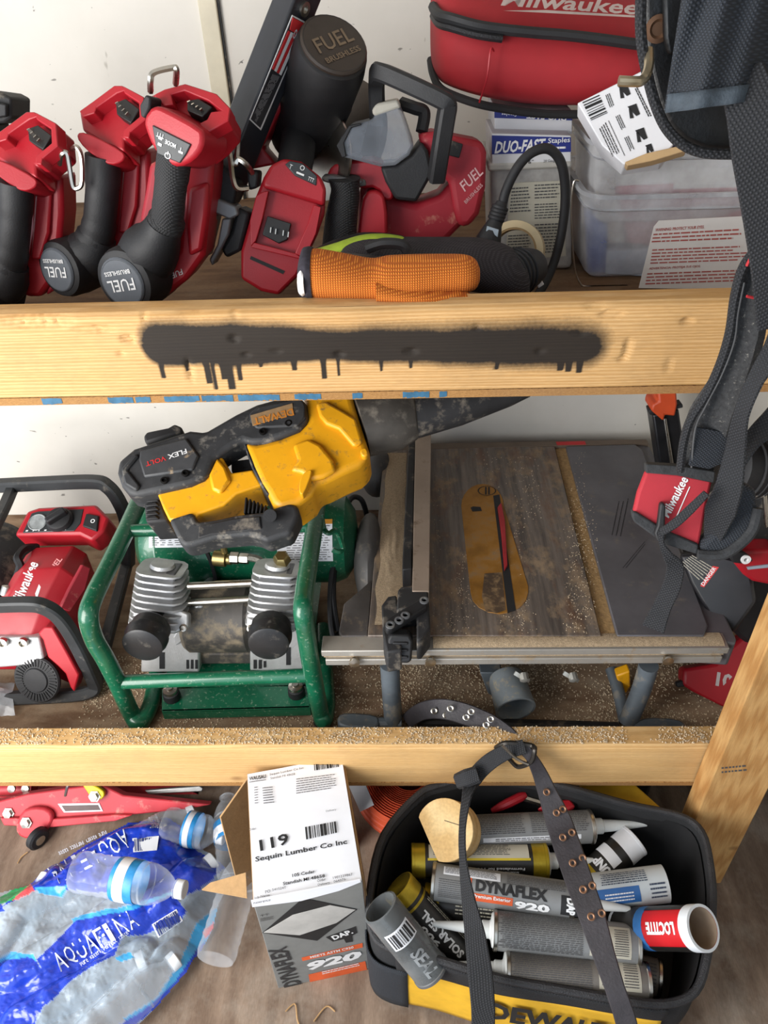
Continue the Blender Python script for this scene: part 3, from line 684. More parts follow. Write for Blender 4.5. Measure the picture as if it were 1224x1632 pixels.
def sausage(L, y, n=16, k=5, ny=1.0):
    """soft closed tube: stations (u, v_top, v_bottom, half depth)"""
    st = [V((u, a, b)) for u, a, b, _ in L]; SP = spline(st, k); D = [l[3] for l in L]; R = []
    for i, q in enumerate(SP):
        j = min(i / k, len(L) - 1.001); d = lerp(D[int(j)], D[int(j) + 1], j - int(j))
        c = onY(q.x, (q.y + q.z) / 2, y); h = abs(q.z - q.y) / 2 * mpp(c) / math.cos(math.radians(20))
        R.append([c + V((0, math.cos(t) * d, math.sin(t) * h * (1 if math.sin(t) > 0 else .98))) for t in [2 * math.pi * a / n for a in range(n)]])
    return MB().rings(R)
KN = knit()
r = thing('work_glove', 'orange knitted work glove lying on top of the painted beam', 'glove', onY(620, 470, YB + .05))
sausage([(494, 402, 474, .030), (510, 402, 476, .034), (550, 410, 478, .036), (592, 418, 477, .036), (620, 414, 477, .038), (660, 412, 470, .036), (700, 410, 466, .030), (740, 410, 463, .026), (757, 416, 458, .02), (764, 428, 448, .008)], YB + .056, 18).build('palm', KN, r, ang=80)
sausage([(600, 446, 477, .02), (640, 455, 478, .02), (690, 462, 477, .018), (735, 466, 476, .014), (750, 470, 474, .006)], YB + .03, 12).build('finger', KN, r, ang=80)
sausage([(478, 420, 470, .022), (484, 402, 476, .03), (492, 398, 478, .034), (500, 400, 477, .034)], YB + .056, 18).build('cuff', mat('cuff_black', '24202a', .9, var=.5, scale=140), r, ang=80)
cf = onY(481, 442, YB + .03)
sausage([(476, 436, 466, .012), (482, 424, 470, .02), (487, 426, 466, .022)], YB + .040, 14).build('cuff_lining', mat('lining_white', 'd8d4d2', .9, var=.25, scale=120), r, ang=80)
r = thing('work_glove', 'black stretch work glove lying behind the orange glove', 'glove', onY(690, 440, .86))
GB = weave('glove_black', '2b262b', .85, 150, .5)
sausage([(540, 410, 426, .02), (552, 394, 436, .035), (590, 384, 440, .045), (650, 386, 446, .05), (720, 386, 452, .05), (770, 388, 460, .05), (812, 400, 470, .045), (836, 420, 476, .03), (842, 440, 470, .01)], .86, 16).build('back_of_hand', GB, r, ang=80)
sausage([(542, 404, 420, .01), (560, 406, 425, .014), (610, 412, 428, .016), (640, 418, 430, .01)], .82, 12).build('finger_tip', mat('glove_grey', '4a4644', .8, var=.2), r, ang=80)
MB().tube(spline(pts3([(585, 396, .825), (610, 388, .822), (640, 390, .822), (650, 402, .822)]), 5), .006, 8).build('knuckle_pad', BLK, r)
r = thing('work_glove', 'dark glove with lime green edge tucked behind the orange glove cuff', 'glove', onY(570, 420, .90))
sausage([(500, 400, 425, .015), (530, 388, 425, .03), (580, 376, 420, .035), (640, 380, 420, .03), (660, 392, 414, .01)], .915, 12).build('back_of_hand', BLK, r, ang=80)
sausage([(505, 398, 412, .012), (530, 391, 404, .014), (575, 377, 394, .014), (610, 375, 387, .014), (638, 378, 386, .01), (646, 381, 385, .004)], .872, 12).build('green_edge', mat('lime_fabric', '8fa52c', .9, var=.2, scale=60), r, ang=80)

# cable, plug, tape, boxes
r = thing('power_cable', 'thick black cable looped up beside the clear bin, plug end in grey', 'cable', onZ(860, 462, UB0))
MB().tube(spline(pts3([(788, 372, .93), (797, 345, .935), (806, 305, .94), (826, 265, .945), (850, 242, .95), (876, 238, .955), (895, 262, .96), (901, 310, .965), (896, 365, .965), (884, 415, .96), (868, 452, .95), (850, 480, .94)]), 8), .0058, 12).build('cable', BLK, r)
a, b = onY(772, 402, .92), onY(800, 322, .937)
ax = b - a
MB().lathe([(.012, -.01), (.0165, 0), (.0155, ax.length * .25), (.012, ax.length * .45), (.0085, ax.length * .62), (.0085, ax.length * .9), (.0065, ax.length)], a, ax, 16).build('connector', BLK, r)
pp('connector_label', mat('grey_label', '8d98a2', .5), r, Frame(onY(788, 362, .918), (-.2, -.93, .3)), [(776, 360), (795, 366), (793, 378), (783, 371), (774, 372)], -.002, .0015, .0005)
for i in range(4): MB().lathe([(.0098, -.001), (.0105, 0), (.0105, .002), (.0098, .003)], a + ax * (.66 + .07 * i), ax, 14).build('strain_relief', BLK, r)
r = thing('plug_end', 'black ribbed plug lying at the end of the dark glove', 'plug', onZ(825, 470, UB0))
a, b = onY(852, 424, .90), onY(790, 446, .84); ax = b - a; L = ax.length
MB().lathe([(.014, 0), (.021, .004), (.024, L * .2), (.026, L * .5), (.025, L * .8), (.019, L), (.005, L + .003)], a, ax, 22).build('body', BLK, r)
for i in range(5): MB().lathe([(.0255, 0), (.028, .001), (.028, .003), (.0255, .004)], a + ax * (.4 + .1 * i), ax, 22).build('rib', BLK, r)
MB().ribbon(spline([a + V((-.012, -.022, .006)), a + V((-.002, -.026, -.004)), a + V((.006, -.022, -.016))], 4), (.5, 0, .5), .008, .002).build('label', PAPER, r)
c = onY(822, 402, 1.0)
r = thing('tape_roll', 'roll of cream tape leaning against the instruction sheet', 'tape', V((c.x, 1.0, UB0)))
ax = V((-.28, -.90, .34)).normalized()
TAPEM = mat('cream_tape', 'c8b48c', .45, var=.1)
MB().lathe([(.030, 0), (.0385, 0), (.0385, .022), (.030, .022), (.030, 0)], c, ax, 40, caps=False).build('tape', TAPEM, r)
MB().lathe([(.0275, .001), (.0305, .001), (.0305, .021), (.0275, .021), (.0275, .001)], c, ax, 40, caps=False).build('core', mat('card_core', '9a7f58', .8), r)

BOXW = mat('carton_white', 'cfcfd2', .6, var=.06)
BLU = mat('carton_blue', '1c2a78', .5, var=.1)
r = thing('plastic_tub', 'white plastic tub with printed instruction sheet under the staple cartons', 'tub', onY(850, 425, 1.14))
f = facing(850, 350, 1.06, 0)
pp('tub', clear('milky_tub', 'b9b7b4', .75, .4), r, f, [(782, 262), (910, 258), (912, 436), (786, 440)], -.12, 0, .008)
pp('rim', mat('tub_rim', 'b4b1aa', .5), r, f, [(778, 260), (912, 256), (912, 268), (778, 274)], -.122, .006, .003)
SHEET = mat('sheet_cream', 'b5b1a2', .8, var=.06)
pp('instruction_sheet', SHEET, r, f, [(812, 292), (896, 288), (902, 408), (806, 416)], .001, .002, 0)
pr = Print(f, .0028)
for q, n, sd in (([(826, 304), (846, 302), (846, 322), (826, 324)][:0] or [(812, 340), (846, 338), (846, 296), (816, 298)], 8, 1), ([(852, 318), (893, 316), (892, 291), (852, 293)], 5, 2), ([(852, 350), (894, 348), (893, 322), (852, 324)], 6, 3), ([(852, 405), (896, 403), (895, 354), (852, 356)], 10, 4), ([(808, 410), (846, 408), (846, 372), (810, 374)], 8, 6)):
    pr.plines(q, n, seed=sd, fill=.38, lo=.06, hi=.2, gap=.03)
pr.build('fine_text', DGREY, r)
def staple_carton(lbl, q, y, depth, grp):
    r = thing('staple_carton', lbl, 'carton', onY(*q[3], y + depth / 2), grp)
    f = facing(*q[0], y, 0)
    pp('carton', BOXW, r, f, q, -depth, 0, .001); return r, f
r, f = staple_carton('white and blue staple carton lying on the plastic tub', [(784, 213), (910, 216), (910, 262), (784, 264)], 1.055, .09, 'staple cartons')
pp('blue_band', BLU, r, f, [(784, 216), (910, 219), (910, 242), (784, 246)], -.0005, .0008, 0)
pr = Print(f, .0014); pr.ptext('DUO-FAST', (788, 245), (869, 240), 18, .03, .25); pr.ptext('Staples', (873, 231), (908, 229), 10, .01); pr.plines([(874, 238), (906, 237), (906, 233), (874, 234)], 1, seed=2, fill=.8, lo=.1, hi=.3); pr.build('lettering', WHITE, r)
pr = Print(f, .0010); pr.ptext('7/16"', (828, 262), (850, 261), 6); pr.ptext('20 Gauge', (866, 260), (886, 259), 5); pr.build('fine_text', INK, r)
MB().box(onY(846, 212, 1.09) + V((0, 0, -.0005)), (.085, .06, .0008)).build('top_print', mat('carton_grey', '8d8a92', .6, var=.2, scale=60), r)
r, f = staple_carton('blue topped staple carton squeezed under the red tool bag', [(788, 171), (912, 176), (912, 214), (788, 212)], 1.085, .09, 'staple cartons')
pp('blue_band', BLU, r, f, [(788, 174), (912, 178), (912, 192), (788, 188)], -.0005, .0008, 0)
pr = Print(f, .0014); pr.ptext('Staples', (824, 178), (800, 177), 7, .01); pr.ptext('DUO-FAST', (905, 184), (840, 180), 8, .03, .2); pr.build('lettering', WHITE, r)

# red soft tool bag
BAGM = weave('bag_red', 'b01c26', .72, 700, .25, .15)
r = thing('tool_bag', 'red zippered soft tool bag with raised white script lying on the cartons', 'bag', onY(850, 175, 1.15))
ZS = [(686, 40, 95), (690, 12, 118), (700, 25, 138), (720, 31, 150), (760, 42, 164), (800, 48, 172), (850, 53, 179), (900, 57, 181), (960, 64, 180), (1030, 74, 176), (1090, 84, 170), (1120, 92, 150)]
R = []; seam = []; low = []
for i, (u, vs, vb) in enumerate(ZS):
    e = min(1, i / 2.5) if i < 6 else 1.0; e = [.12, .5, .75, .9, 1, 1, 1, 1, 1, 1, .9, .3][i]
    yc = 1.16; dy = .12 * e; yf = yc - dy
    pb, pm, ps = onY(u, vb, yf + .018), onY(u, (vs + vb) / 2 + 4, yf - .004), onY(u, vs, yf + .012)
    zt = ps.z + .052 * e
    R.append([pb, pm, ps, V((ps.x, yc - dy * .3, zt * .99 + ps.z * .01)), V((ps.x, yc + dy, zt + .018 * e)), V((ps.x, yc + dy, pb.z + .02)), V((pb.x, yc, pb.z + .002))])
    seam.append(ps + V((0, -.004, .001))); low.append(pb + V((0, -.005, 0)))
MB().rings(R).build('body', BAGM, r, sub=2, ang=80)
MB().tube(spline(seam[1:-1], 6), .0062, 8).build('zipper_piping', BLK, r)
MB().tube([p + V((0, -.004, -.009)) for p in spline(seam[1:6], 6)], .0045, 8).build('zipper', mat('zip_teeth', '1d1d20', .45, .4, bump=.6, bscale=700), r)
MB().tube(spline(low[0:-1], 6), .005, 8).build('hem_piping', weave('hem_black', '1c1b1d', .8, 500), r)
MB().tube(spline([seam[5] + V((-.01, -.012, -.02)), onY(782, 80, 1.026), onY(776, 125, 1.026), onY(764, 163, 1.045)], 6), .0012, 6).build('side_seam', RED, r)
def bagtop(a, b):   # flap surface: a across, b up the flap
    i = a * (len(ZS) - 1); j = min(int(i), len(ZS) - 2); t = i - j
    s0 = R[j][2].lerp(R[j + 1][2], t); s1 = R[j][3].lerp(R[j + 1][3], t); return s0.lerp(s1, b) + V((0, -.012, .006))
pr = Print(mapf=lambda a, b: bagtop(a, b))
u0 = lambda a: a
fb = Frame(R[5][2].lerp(R[8][2], .5) + V((0, -.0, .012)), ((R[8][2] - R[5][2]).cross(R[5][3] - R[5][2])), R[8][2] - R[5][2])
if fb.n.dot(CAM - fb.o) < 0: fb = Frame(fb.o, -fb.n, R[8][2] - R[5][2])
pr = Print(fb, .006); pr.ptext('Milwaukee', (798, 9), (1018, 24), 30, .02, .3); pr.pquad([(802, 17), (1016, 28), (1018, 25), (870, 16)]); pr.build('lettering', mat('stitch_grey', 'b3a29c', .7, var=.2), r)

# clear bins
BINM = clear('frosted_plastic', 'f6f8fc', .34, .22, .6, .08)
def bin_(lbl, x0, x1, y0, y1, z0, z1, rr, taper):
    r = thing('clear_bin', lbl, 'bin', ((x0 + x1) / 2, (y0 + y1) / 2, z0), 'nested clear plastic bins')
    def rr_(e, z, rad):
        P = []
        for cx, cy, a0 in ((x1 - rad, y1 - rad, 0), (x0 + rad, y1 - rad, 90), (x0 + rad, y0 + rad, 180), (x1 - rad, y0 + rad, 270)):
            for k in range(7):
                t = math.radians(a0 + 15 * k); P.append(V((cx + (rad + e) * math.cos(t), cy + (rad + e) * math.sin(t), z)))
        return P
    h = z1 - z0
    MB().rings([rr_(-taper - .006, z0, rr), rr_(-taper, z0 + .006, rr), rr_(-taper * .55, z0 + h * .45, rr), rr_(-taper * .2, z1 - .022, rr), rr_(-taper * .2 + .003, z1 - .018, rr), rr_(0, z1, rr)], cap1=False).build('shell', BINM, r, ang=50)
    MB().rings([rr_(0, z1, rr), rr_(.008, z1 + .001, rr), rr_(.009, z1 - .004, rr), rr_(.0, z1 - .002, rr)], cap0=False, cap1=False).build('rim', clear('frosted_rim', 'c9cbd0', .55, .3), r, ang=50)
    MB().rings([rr_(-taper * .2 + .0005, z1 - .022, rr), rr_(-taper * .2 + .0045, z1 - .020, rr), rr_(-taper * .2 + .0005, z1 - .018, rr)], cap0=False, cap1=False).build('step', MATS['frosted_rim'], r, ang=50)
    return r
bx0 = onY(930, 400, 1.03).x - .004; bx1 = bx0 + .30
r = bin_('lower clear plastic bin with a warning label on its front', bx0, bx1, 1.015, 1.215, UB0, 1.117, .03, .012)
f = Frame((0, 1.0135, 0), (0, -.995, -.06), (1, 0, 0))
lb_ = pp('warning_label', mat('label_white', 'd6d2ce', .6, var=.05), r, f, [(1042, 362), (1050, 352), (1200, 344), (1200, 462), (1018, 459)], .001, .0018, 0)
pr = Print(f, .0024); pr.ptext('WARNING: PROTECT YOUR EYES.', (1044, 369), (1122, 364), 5, .02); pr.plines([(1038, 388), (1190, 382), (1190, 362), (1042, 371)], 3, seed=2, fill=.4, lo=.03, hi=.1)
pr.plines([(1036, 422), (1190, 416), (1190, 390), (1040, 396)], 5, seed=5, fill=.4, lo=.03, hi=.1); pr.ptext('ADVERTENCIA: PROTEJA SUS OJOS.', (1034, 431), (1116, 427), 5, .02); pr.plines([(1028, 455), (1190, 449), (1190, 428), (1032, 434)], 4, seed=8, fill=.4, lo=.03, hi=.1)
pr.build('fine_text', mat('print_dull_red', 'a8544e', .7), lb_)
wire('wire_handle', STEEL, r, [(923, 288, 1.0), (914, 292, 1.0), (910, 340, 1.0), (915, 420, 1.0), (924, 450, 1.0), (940, 457, 1.0), (1000, 457, 1.0)], .0012)
r = bin_('upper clear plastic bin nested in the one below, holding a staple carton', bx0 + .004, bx1 - .004, 1.022, 1.208, 1.075, 1.176, .028, .012)
# things seen through the bins
r = thing('screw_box', 'red screw box seen through the clear bins', 'box', (bx0 + .13, 1.12, UB0 + .006))
f = Frame((bx0 + .05, 1.05, 1.05), (-.15, -.95, .28))
pp('box', RED, r, f, [(985, 296), (1075, 292), (1052, 392), (1002, 388)], -.05, 0, .002)
pp('flap', REDP, r, f, [(1048, 302), (1190, 298), (1190, 380), (1030, 392)], -.03, .004, .002)
r = thing('screw_box', 'blue and white screw box at the bottom of the clear bin', 'box', (bx0 + .08, 1.10, UB0 + .006))
f = Frame((bx0 + .05, 1.045, 1.04), (-.25, -.95, .1))
pp('box', mat('box_blue', '2f4fa0', .5), r, f, [(930, 330), (968, 360), (964, 448), (935, 440)], -.05, 0, .002)
pp('box_front', mat('box_pale', 'c2cbdb', .6), r, f, [(966, 400), (1060, 396), (1058, 448), (962, 450)], -.05, .002, .002)
r = thing('staple_carton', 'white staple carton tilted into the upper bin, small tool drawings on its face', 'carton', (bx0 + .09, 1.10, 1.09), 'staple cartons')
f = Frame(onY(1000, 190, .992), (-.20, -.80, .56))
pp('carton', mat('carton_bright', 'e0e0e4', .55, var=.03), r, f, [(920, 164), (1024, 112), (1074, 230), (1056, 252), (994, 262), (960, 232)], -.035, 0, .0015)
pp('blue_band', BLU, r, f, [(1024, 112), (1042, 104), (1092, 226), (1074, 231)], -.035, .0004, .001)
pp('torn_edge', mat('kraft', 'b99a70', .85, var=.15), r, f, [(996, 258), (1030, 244), (1092, 230), (1094, 240), (1040, 256), (1000, 264)], -.01, .006, .001)
pr = Print(f, .0008); pr.pbars([(930, 160), (956, 148), (970, 180), (944, 192)][:] and [(928, 163), (942, 192), (968, 180), (955, 151)], 14, 3)
pr.ptext('DUO-FAST', (1026, 122), (1044, 160), 0.1)
for (a, b) in (((985, 138), (1, 1)), ((1000, 170), (1, 1)), ((1012, 208), (1, 1)), ((1028, 232), (.7, .7))):
    x, yy = a; q = b[0]
    pr.pquad([(x, yy), (x + 14 * q, yy - 5 * q), (x + 20 * q, yy + 12 * q), (x + 14 * q, yy + 15 * q)]); pr.pquad([(x + 2, yy + 3), (x + 6 * q, yy + 2), (x + 10 * q, yy + 18 * q), (x + 4 * q, yy + 19 * q)])
pr.plines([(1016, 138), (1040, 186), (1034, 190), (1011, 142)], 2, seed=3, fill=.5, lo=.05, hi=.15); pr.plines([(972, 148), (980, 170), (972, 174), (964, 152)], 3, seed=6, fill=.4, lo=.1, hi=.3)
pr.plines([(988, 182), (998, 204), (990, 208), (980, 186)], 3, seed=7, fill=.4, lo=.1, hi=.3); pr.plines([(1002, 216), (1012, 238), (1004, 242), (994, 220)], 3, seed=8, fill=.4, lo=.1, hi=.3)
pr.plines([(966, 194), (990, 246), (976, 252), (954, 206)], 4, seed=9, fill=.35, lo=.04, hi=.15); pr.prect((996, 248), (970, 192), .8)
pr.build('fine_text', INK, r)
pr = Print(f, .0012); pr.ptext('DUO-FAST', (1030, 114), (1052, 168), 11, .03, .2); pr.build('lettering', WHITE, r)
MB.ZMIN = None
# ================================================================== HANGING HARNESS (right foreground)
NYL = weave('nylon_black', '222327', .8, 120, .8)
NYLB = weave('nylon_blueblack', '262b33', .8, 150, .7)
PADM = mat('padded_mesh', '323233', .9, var=.35, scale=260, bump=.6, bscale=500, dust=.08, dustc='8d8880', dscale=300)
LEA = mat('black_leather', '0e0e0f', .45, var=.3, scale=40, bump=.2, bscale=300)
r = thing('tool_harness', 'black padded tool harness with pouches and straps hanging at the right', 'harness', onY(1060, 900, .60) + V((0, 0, -.1)))
f = facing(1120, 120, .62, 4)
pk = pp('pouch_back', LEA, r, f, [(1022, -30), (1021, 40), (1024, 78), (1032, 120), (1044, 165), (1062, 204), (1088, 230), (1124, 245), (1180, 246), (1300, 240), (1300, -30)], -.022, 0, .006)
pp('pouch_divider', LEA, pk, f, [(1058, -30), (1060, 60), (1064, 84), (1072, 90), (1090, 60), (1100, -30)], 0, .008, .003)
MB().tube(spline(pts3([(1022, -20, .608), (1021, 40, .608), (1024, 78, .608), (1032, 120, .608), (1044, 165, .608), (1062, 204, .608), (1088, 230, .608), (1124, 244, .608), (1180, 246, .608)]), 5), .0038, 8).build('edge_binding', NYL, pk)
def pouchf(a, b):
    u = lerp(lerp(1090, 1058, b), lerp(1330, 1330, b), a); v = lerp(-30, lerp(178, 140, a), b)
    bul = .03 * math.sin(math.pi * min(1, a * 1.4 + .08)) * (.35 + .65 * b) + .004 * math.sin(a * 26 + b * 3) * (1 - b * .3)
    return onY(u, v, .598 - bul)
MB().grid(pouchf, 40, 30).build('pouch_front', NYLB, r, ang=80, solid=.003)
def hem(a, b):
    p = pouchf(a, lerp(.86, 1.005, b)); return p + V((0, -.003, 0))
MB().grid(hem, 40, 4).build('pouch_hem', mat('hem_grey', '39424a', .8, var=.2, scale=120, bump=.4, bscale=300), r, ang=80, solid=.003)
MB().lathe([(.0045, 0), (.0088, .0006), (.0088, .0022), (.006, .0028), (.0042, .0014)], f.P(1048, 46, .0005), f.n, 20).build('grommet', COPPER, r)
wire('steel_hook', mat('hook_brass', 'b9ab90', .3, .9), r, [(986, 129, .585), (1008, 130, .585), (1022, 129, .588), (1030, 120, .592), (1034, 104, .60), (1034, 80, .61)], .0034, 10)
strap('wide_webbing', NYL, r, [(1180, 120, .585, 70), (1196, 165, .57, 74), (1206, 240, .565, 74), (1220, 330, .565, 70), (1232, 420, .57, 66), (1240, 520, .58, 60)], .0035)
pad = strap('shoulder_pad', PADM, r, [(1240, 350, .60, 50), (1228, 400, .60, 54), (1203, 445, .60, 60), (1192, 500, .60, 58), (1186, 545, .60, 56), (1162, 612, .60, 62), (1137, 662, .605, 74), (1124, 702, .615, 74), (1112, 748, .64, 60), (1108, 780, .66, 50)], .014)
wire('pad_piping', NYL, pad, [(1216, 385, .592), (1186, 424, .592), (1172, 470, .592), (1163, 530, .592), (1148, 580, .592), (1126, 628, .592), (1102, 666, .592), (1090, 702, .596), (1084, 750, .60)], .004)
pp('pad_cover', NYLB, pad, facing(1120, 710, .598, 0), [(1110, 682), (1162, 690), (1160, 735), (1130, 748), (1098, 742)], -.001, .002, .0006)
REDT = mat('red_thread', 'b8252c', .7)
wire('red_stitching', REDT, pad, [(1190, 472, .588), (1205, 475, .588), (1226, 478, .588)], .0012)
wire('red_stitching', REDT, pad, [(1190, 424, .588), (1200, 408, .588), (1226, 394, .588)], .0012)
wire('stitch_line', mat('grey_thread', '4d4d4e', .8), pad, [(1186, 450, .590), (1176, 500, .590), (1170, 545, .590), (1150, 598, .590), (1124, 648, .590), (1108, 684, .592), (1102, 745, .598)], .0009)
strap('side_webbing', NYL, r, [(1262, 470, .575, 44), (1242, 545, .57, 40), (1206, 602, .57, 30, 25), (1182, 660, .572, 28, 30), (1172, 720, .58, 34, 20), (1162, 775, .575, 42, 10), (1148, 815, .575, 48, 0), (1134, 862, .58, 26, 20)], .003)
strap('rear_webbing', NYL, r, [(1240, 500, .59, 36), (1282, 560, .60, 38), (1280, 620, .612, 40), (1240, 665, .62, 44), (1200, 700, .625, 34, 30), (1178, 740, .625, 26, 50)], .003)
hp = onY(1150, -25, .605)
MB().ribbon(spline([hp + V((0, 0, -.03)), hp + V((.01, .0, .15)), hp + V((.012, .02, .45)), V((hp.x + .012, hp.y + .02, 2.07))], 6), (1, 0, 0), .04, .004).build('hanging_strap', NYL, r)
MB().tube(spline([V((hp.x + .012, hp.y + .02, 2.128)), V((hp.x + .012, hp.y + .02, 2.09)), V((hp.x + .012, hp.y - .005, 2.06)), V((hp.x + .012, hp.y + .025, 2.045)), V((hp.x + .012, hp.y + .045, 2.07))], 5), .005, 8).build('ceiling_hook', STEEL, r)
# red holster pouch at the end of the pad
f = Frame(onY(1075, 812, .598), (-.18, -.88, .42))
REDF = weave('holster_red', 'b92432', .7, 500, .3, .12)
hol = pp('holster_flap', REDF, r, f, [(1030, 750), (1080, 754), (1136, 765), (1128, 800), (1114, 872), (1060, 852), (1008, 822), (1016, 786)], -.012, 0, .003)
TRIM = mat('holster_trim', '2b2c2e', .85, var=.25, scale=120, bump=.4, bscale=400)
pp('trim', TRIM, hol, f, [(1030, 742), (1032, 740), (1085, 743), (1140, 752), (1138, 770), (1080, 758), (1030, 754)], -.014, .004, .003)
pp('trim', TRIM, hol, f, [(1007, 818), (1012, 815), (1060, 845), (1114, 868), (1112, 884), (1060, 868), (1010, 832)], -.014, .004, .003)
pr = Print(f, .0008); pr.ptext('Milwaukee', (1066, 826), (1098, 764), 15, .02, .2); pr.prect((1078, 826), (1100, 776), 1.5); pr.build('lettering', WHITE, hol)
pk2 = pp('holster_body', NYLB, r, f, [(1112, 872), (1134, 850), (1140, 800), (1150, 760), (1205, 778), (1210, 815), (1202, 846), (1184, 868), (1156, 884), (1124, 888)], -.02, .006, .006)
MB().tube(spline([f.P(u, v, .006) for u, v in ((1112, 884), (1150, 884), (1180, 866), (1200, 842), (1208, 810))], 6), .0055, 8).build('trim', TRIM, pk2)
bk = pp('buckle', BLK, r, f, [(1048, 838), (1052, 804), (1057, 801), (1061, 806), (1060, 838), (1063, 848), (1060, 864), (1048, 864), (1043, 850)], .001, .012, .003)
strap('thin_webbing', NYL, r, [(1126, 786, .570, 12), (1100, 812, .570, 15), (1076, 834, .570, 15), (1054, 848, .572, 12)], .0022)
strap('dangling_webbing', NYL, r, [(1054, 846, .574, 9), (1055, 866, .574, 10, 30), (1064, 884, .574, 16, 20), (1076, 904, .574, 27), (1070, 935, .574, 28), (1055, 968, .574, 28), (1041, 1002, .572, 36)], .0024)
# ================================================================== LOWER SHELF
ZS0 = LB0 + .0005
MB.ZMIN = LB0 + .0004
# ---------------- red portable compressor
r = thing('portable_compressor', 'red battery air compressor in a black tube frame at the left edge', 'compressor', onZ(60, 1110, LB0))
secs = []
for (y, L, Rt, ch, rb) in ((1.09, (58, 872), (117, 869), (139, 882), (158, 930)), (1.02, (36, 908), (96, 904), (124, 922), (150, 985)), (.965, (8, 960), (68, 960), (98, 975), (128, 1062)), (.925, (-32, 1014), (50, 1012), (66, 1024), (118, 1104))):
    a, b, c, d = onY(*L, y), onY(*Rt, y), onY(*ch, y), onY(*rb, y)
    d.z = max(d.z, ZS0 + .008)
    secs.append([V((a.x - .03, y, ZS0 + .05)), V((a.x - .028, y, a.z - .02)), a, b, c, d, V((d.x - .05, y, ZS0 + .05))])
body = MB().rings(secs).build('cowl', RED, r, bev=.003)
fl = Frame(secs[2][3], (secs[1][2] - secs[2][2]).cross(secs[2][2] - secs[2][3]), secs[1][3] - secs[2][3])
if fl.n.dot(CAM - fl.o) < 0: fl = Frame(fl.o, -fl.n, secs[1][3] - secs[2][3])
pr = Print(fl, .0012); pr.ptext('Milwaukee', (33, 966), (62, 898), 19, .02, .25); pr.pquad([(58, 958), (72, 912), (68, 916), (56, 946)]); pr.build('lettering', WHITE, body)
pr = Print(fl, .0012); pr.ptext('FUEL', (82, 916), (100, 891), 10, .02, .1); pr.build('fine_text', mat('print_pale_red', 'cf8484', .6), body)
pp('vent_panel', REDP, body, Frame(onY(125, 940, .99), (.75, -.55, .35)), [(132, 900), (145, 905), (136, 940), (112, 975), (96, 970), (110, 940)], -.004, .006, .002)
f = Frame(onY(98, 838, 1.12), (.02, -.42, .91))
cb = pp('control_box', RED, r, f, [(22, 853), (43, 814), (62, 808), (152, 803), (174, 825), (166, 846), (146, 862), (126, 852)], -.055, 0, .006)
pp('gauge_panel', PANEL, cb, f, [(36, 849), (50, 818), (60, 815), (133, 811), (128, 834), (118, 846)], -.002, .0015, .001)
MB().lathe([(.017, .0), (.018, .002), (.0165, .0035), (.0155, .002)], f.P(60, 833, .0015), f.n, 28).build('gauge', mat('gauge_face', '8b8f8f', .25, var=.3, scale=60), cb)
k = f.P(96, 830, .001); MB().lathe([(.024, 0), (.026, .004), (.023, .012), (.021, .013)], k, f.n, 28).build('knob', BLK, cb)
MB().box(k + f.n * .020, (.040, .013, .016), (f.x * .8 + f.y * .6, f.y * .8 - f.x * .6, f.n)).build('knob_grip', BLK, cb, bev=.003)
pp('switch', BLK, cb, f, [(131, 838), (137, 818), (157, 822), (154, 846)], -.002, .005, .002)
pr = Print(f, .0058); pr.ptext('O', (143, 833), (150, 834), 7, .02); pr.build('lettering', WHITE, cb)
pr = Print(f, .0022); pr.plines([(40, 848), (116, 845), (117, 842), (42, 844)], 1, seed=2, lo=.02, hi=.05, gap=.1); pr.build('fine_text', WHITE, cb)
wire('air_hose', BLK, r, [(60, 872, 1.10), (40, 874, 1.08), (28, 888, 1.05), (32, 903, 1.04), (24, 925, 1.03), (8, 948, 1.0)], .0075, 6, 12)
MB().lathe([(.009, 0), (.009, .016), (.006, .018)], onY(7, 948, .99), (.3, .5, .7), 12).build('hose_fitting', STEEL, r)
MB().lathe([(.02, 0), (.075, .02), (.09, .05), (.09, .22), (.075, .25), (.02, .27)], V((onY(-2, 880, 1.1).x - .075, .97, ZS0 + .105)), (0, 1, 0), 32).build('tank', BLKD, r)
FRM = mat('frame_black', '2e3032', .5, var=.25, scale=20, dust=.12, dustc='6c665e')
wire('frame_tube', FRM, r, [(-40, 776, 1.25), (60, 771, 1.25), (148, 768, 1.25), (172, 776, 1.245), (190, 800, 1.24), (202, 835, 1.235), (204, 900, 1.22)], .0125, 6, 8, sq=True)
wire('frame_tube', FRM, r, [(-40, 966, .905), (40, 963, .905), (70, 967, .905), (96, 985, .905), (122, 1025, .905), (146, 1076, .905), (152, 1092, .905), (146, 1101, .90), (110, 1108, .895), (-20, 1114, .885)], .0115, 6, 8, sq=True)
wire('frame_tube', FRM, r, [(20, 778, 1.25), (6, 810, 1.18), (-14, 850, 1.1)], .010, 4, 8, sq=True)
wire('frame_tube', FRM, r, [(150, 1098, .91), (170, 1020, 1.02), (186, 960, 1.12), (202, 900, 1.22)], .011, 4, 8, sq=True)
c = onY(59, 1083, .885); n = V((-.12, -.88, .45)).normalized()
fan = MB().lathe([(.030, -.012), (.044, -.006), (.0455, 0), (.043, .003), (.024, .003), (.022, .0055), (.0, .0055)], c, n, 40).build('fan_cover', BLK, r)
m_ = MB(); X, Y, _ = frame_from(n)
for i in range(36):
    t = 2 * math.pi * i / 36; d = X * math.cos(t) + Y * math.sin(t); m_.box(c + d * .0335 + n * .0034, (.014, .0026, .003), (d, n.cross(d), n))
fo = m_.build('fan_slot', INK, fan); fo['kind'] = 'stuff'
fg = facing(35, 1045, .90, 20)
pp('pump_head', CAST, r, fg, [(-20, 1016), (62, 1016), (70, 1050), (58, 1060), (-20, 1066)], -.05, -.004, .004)
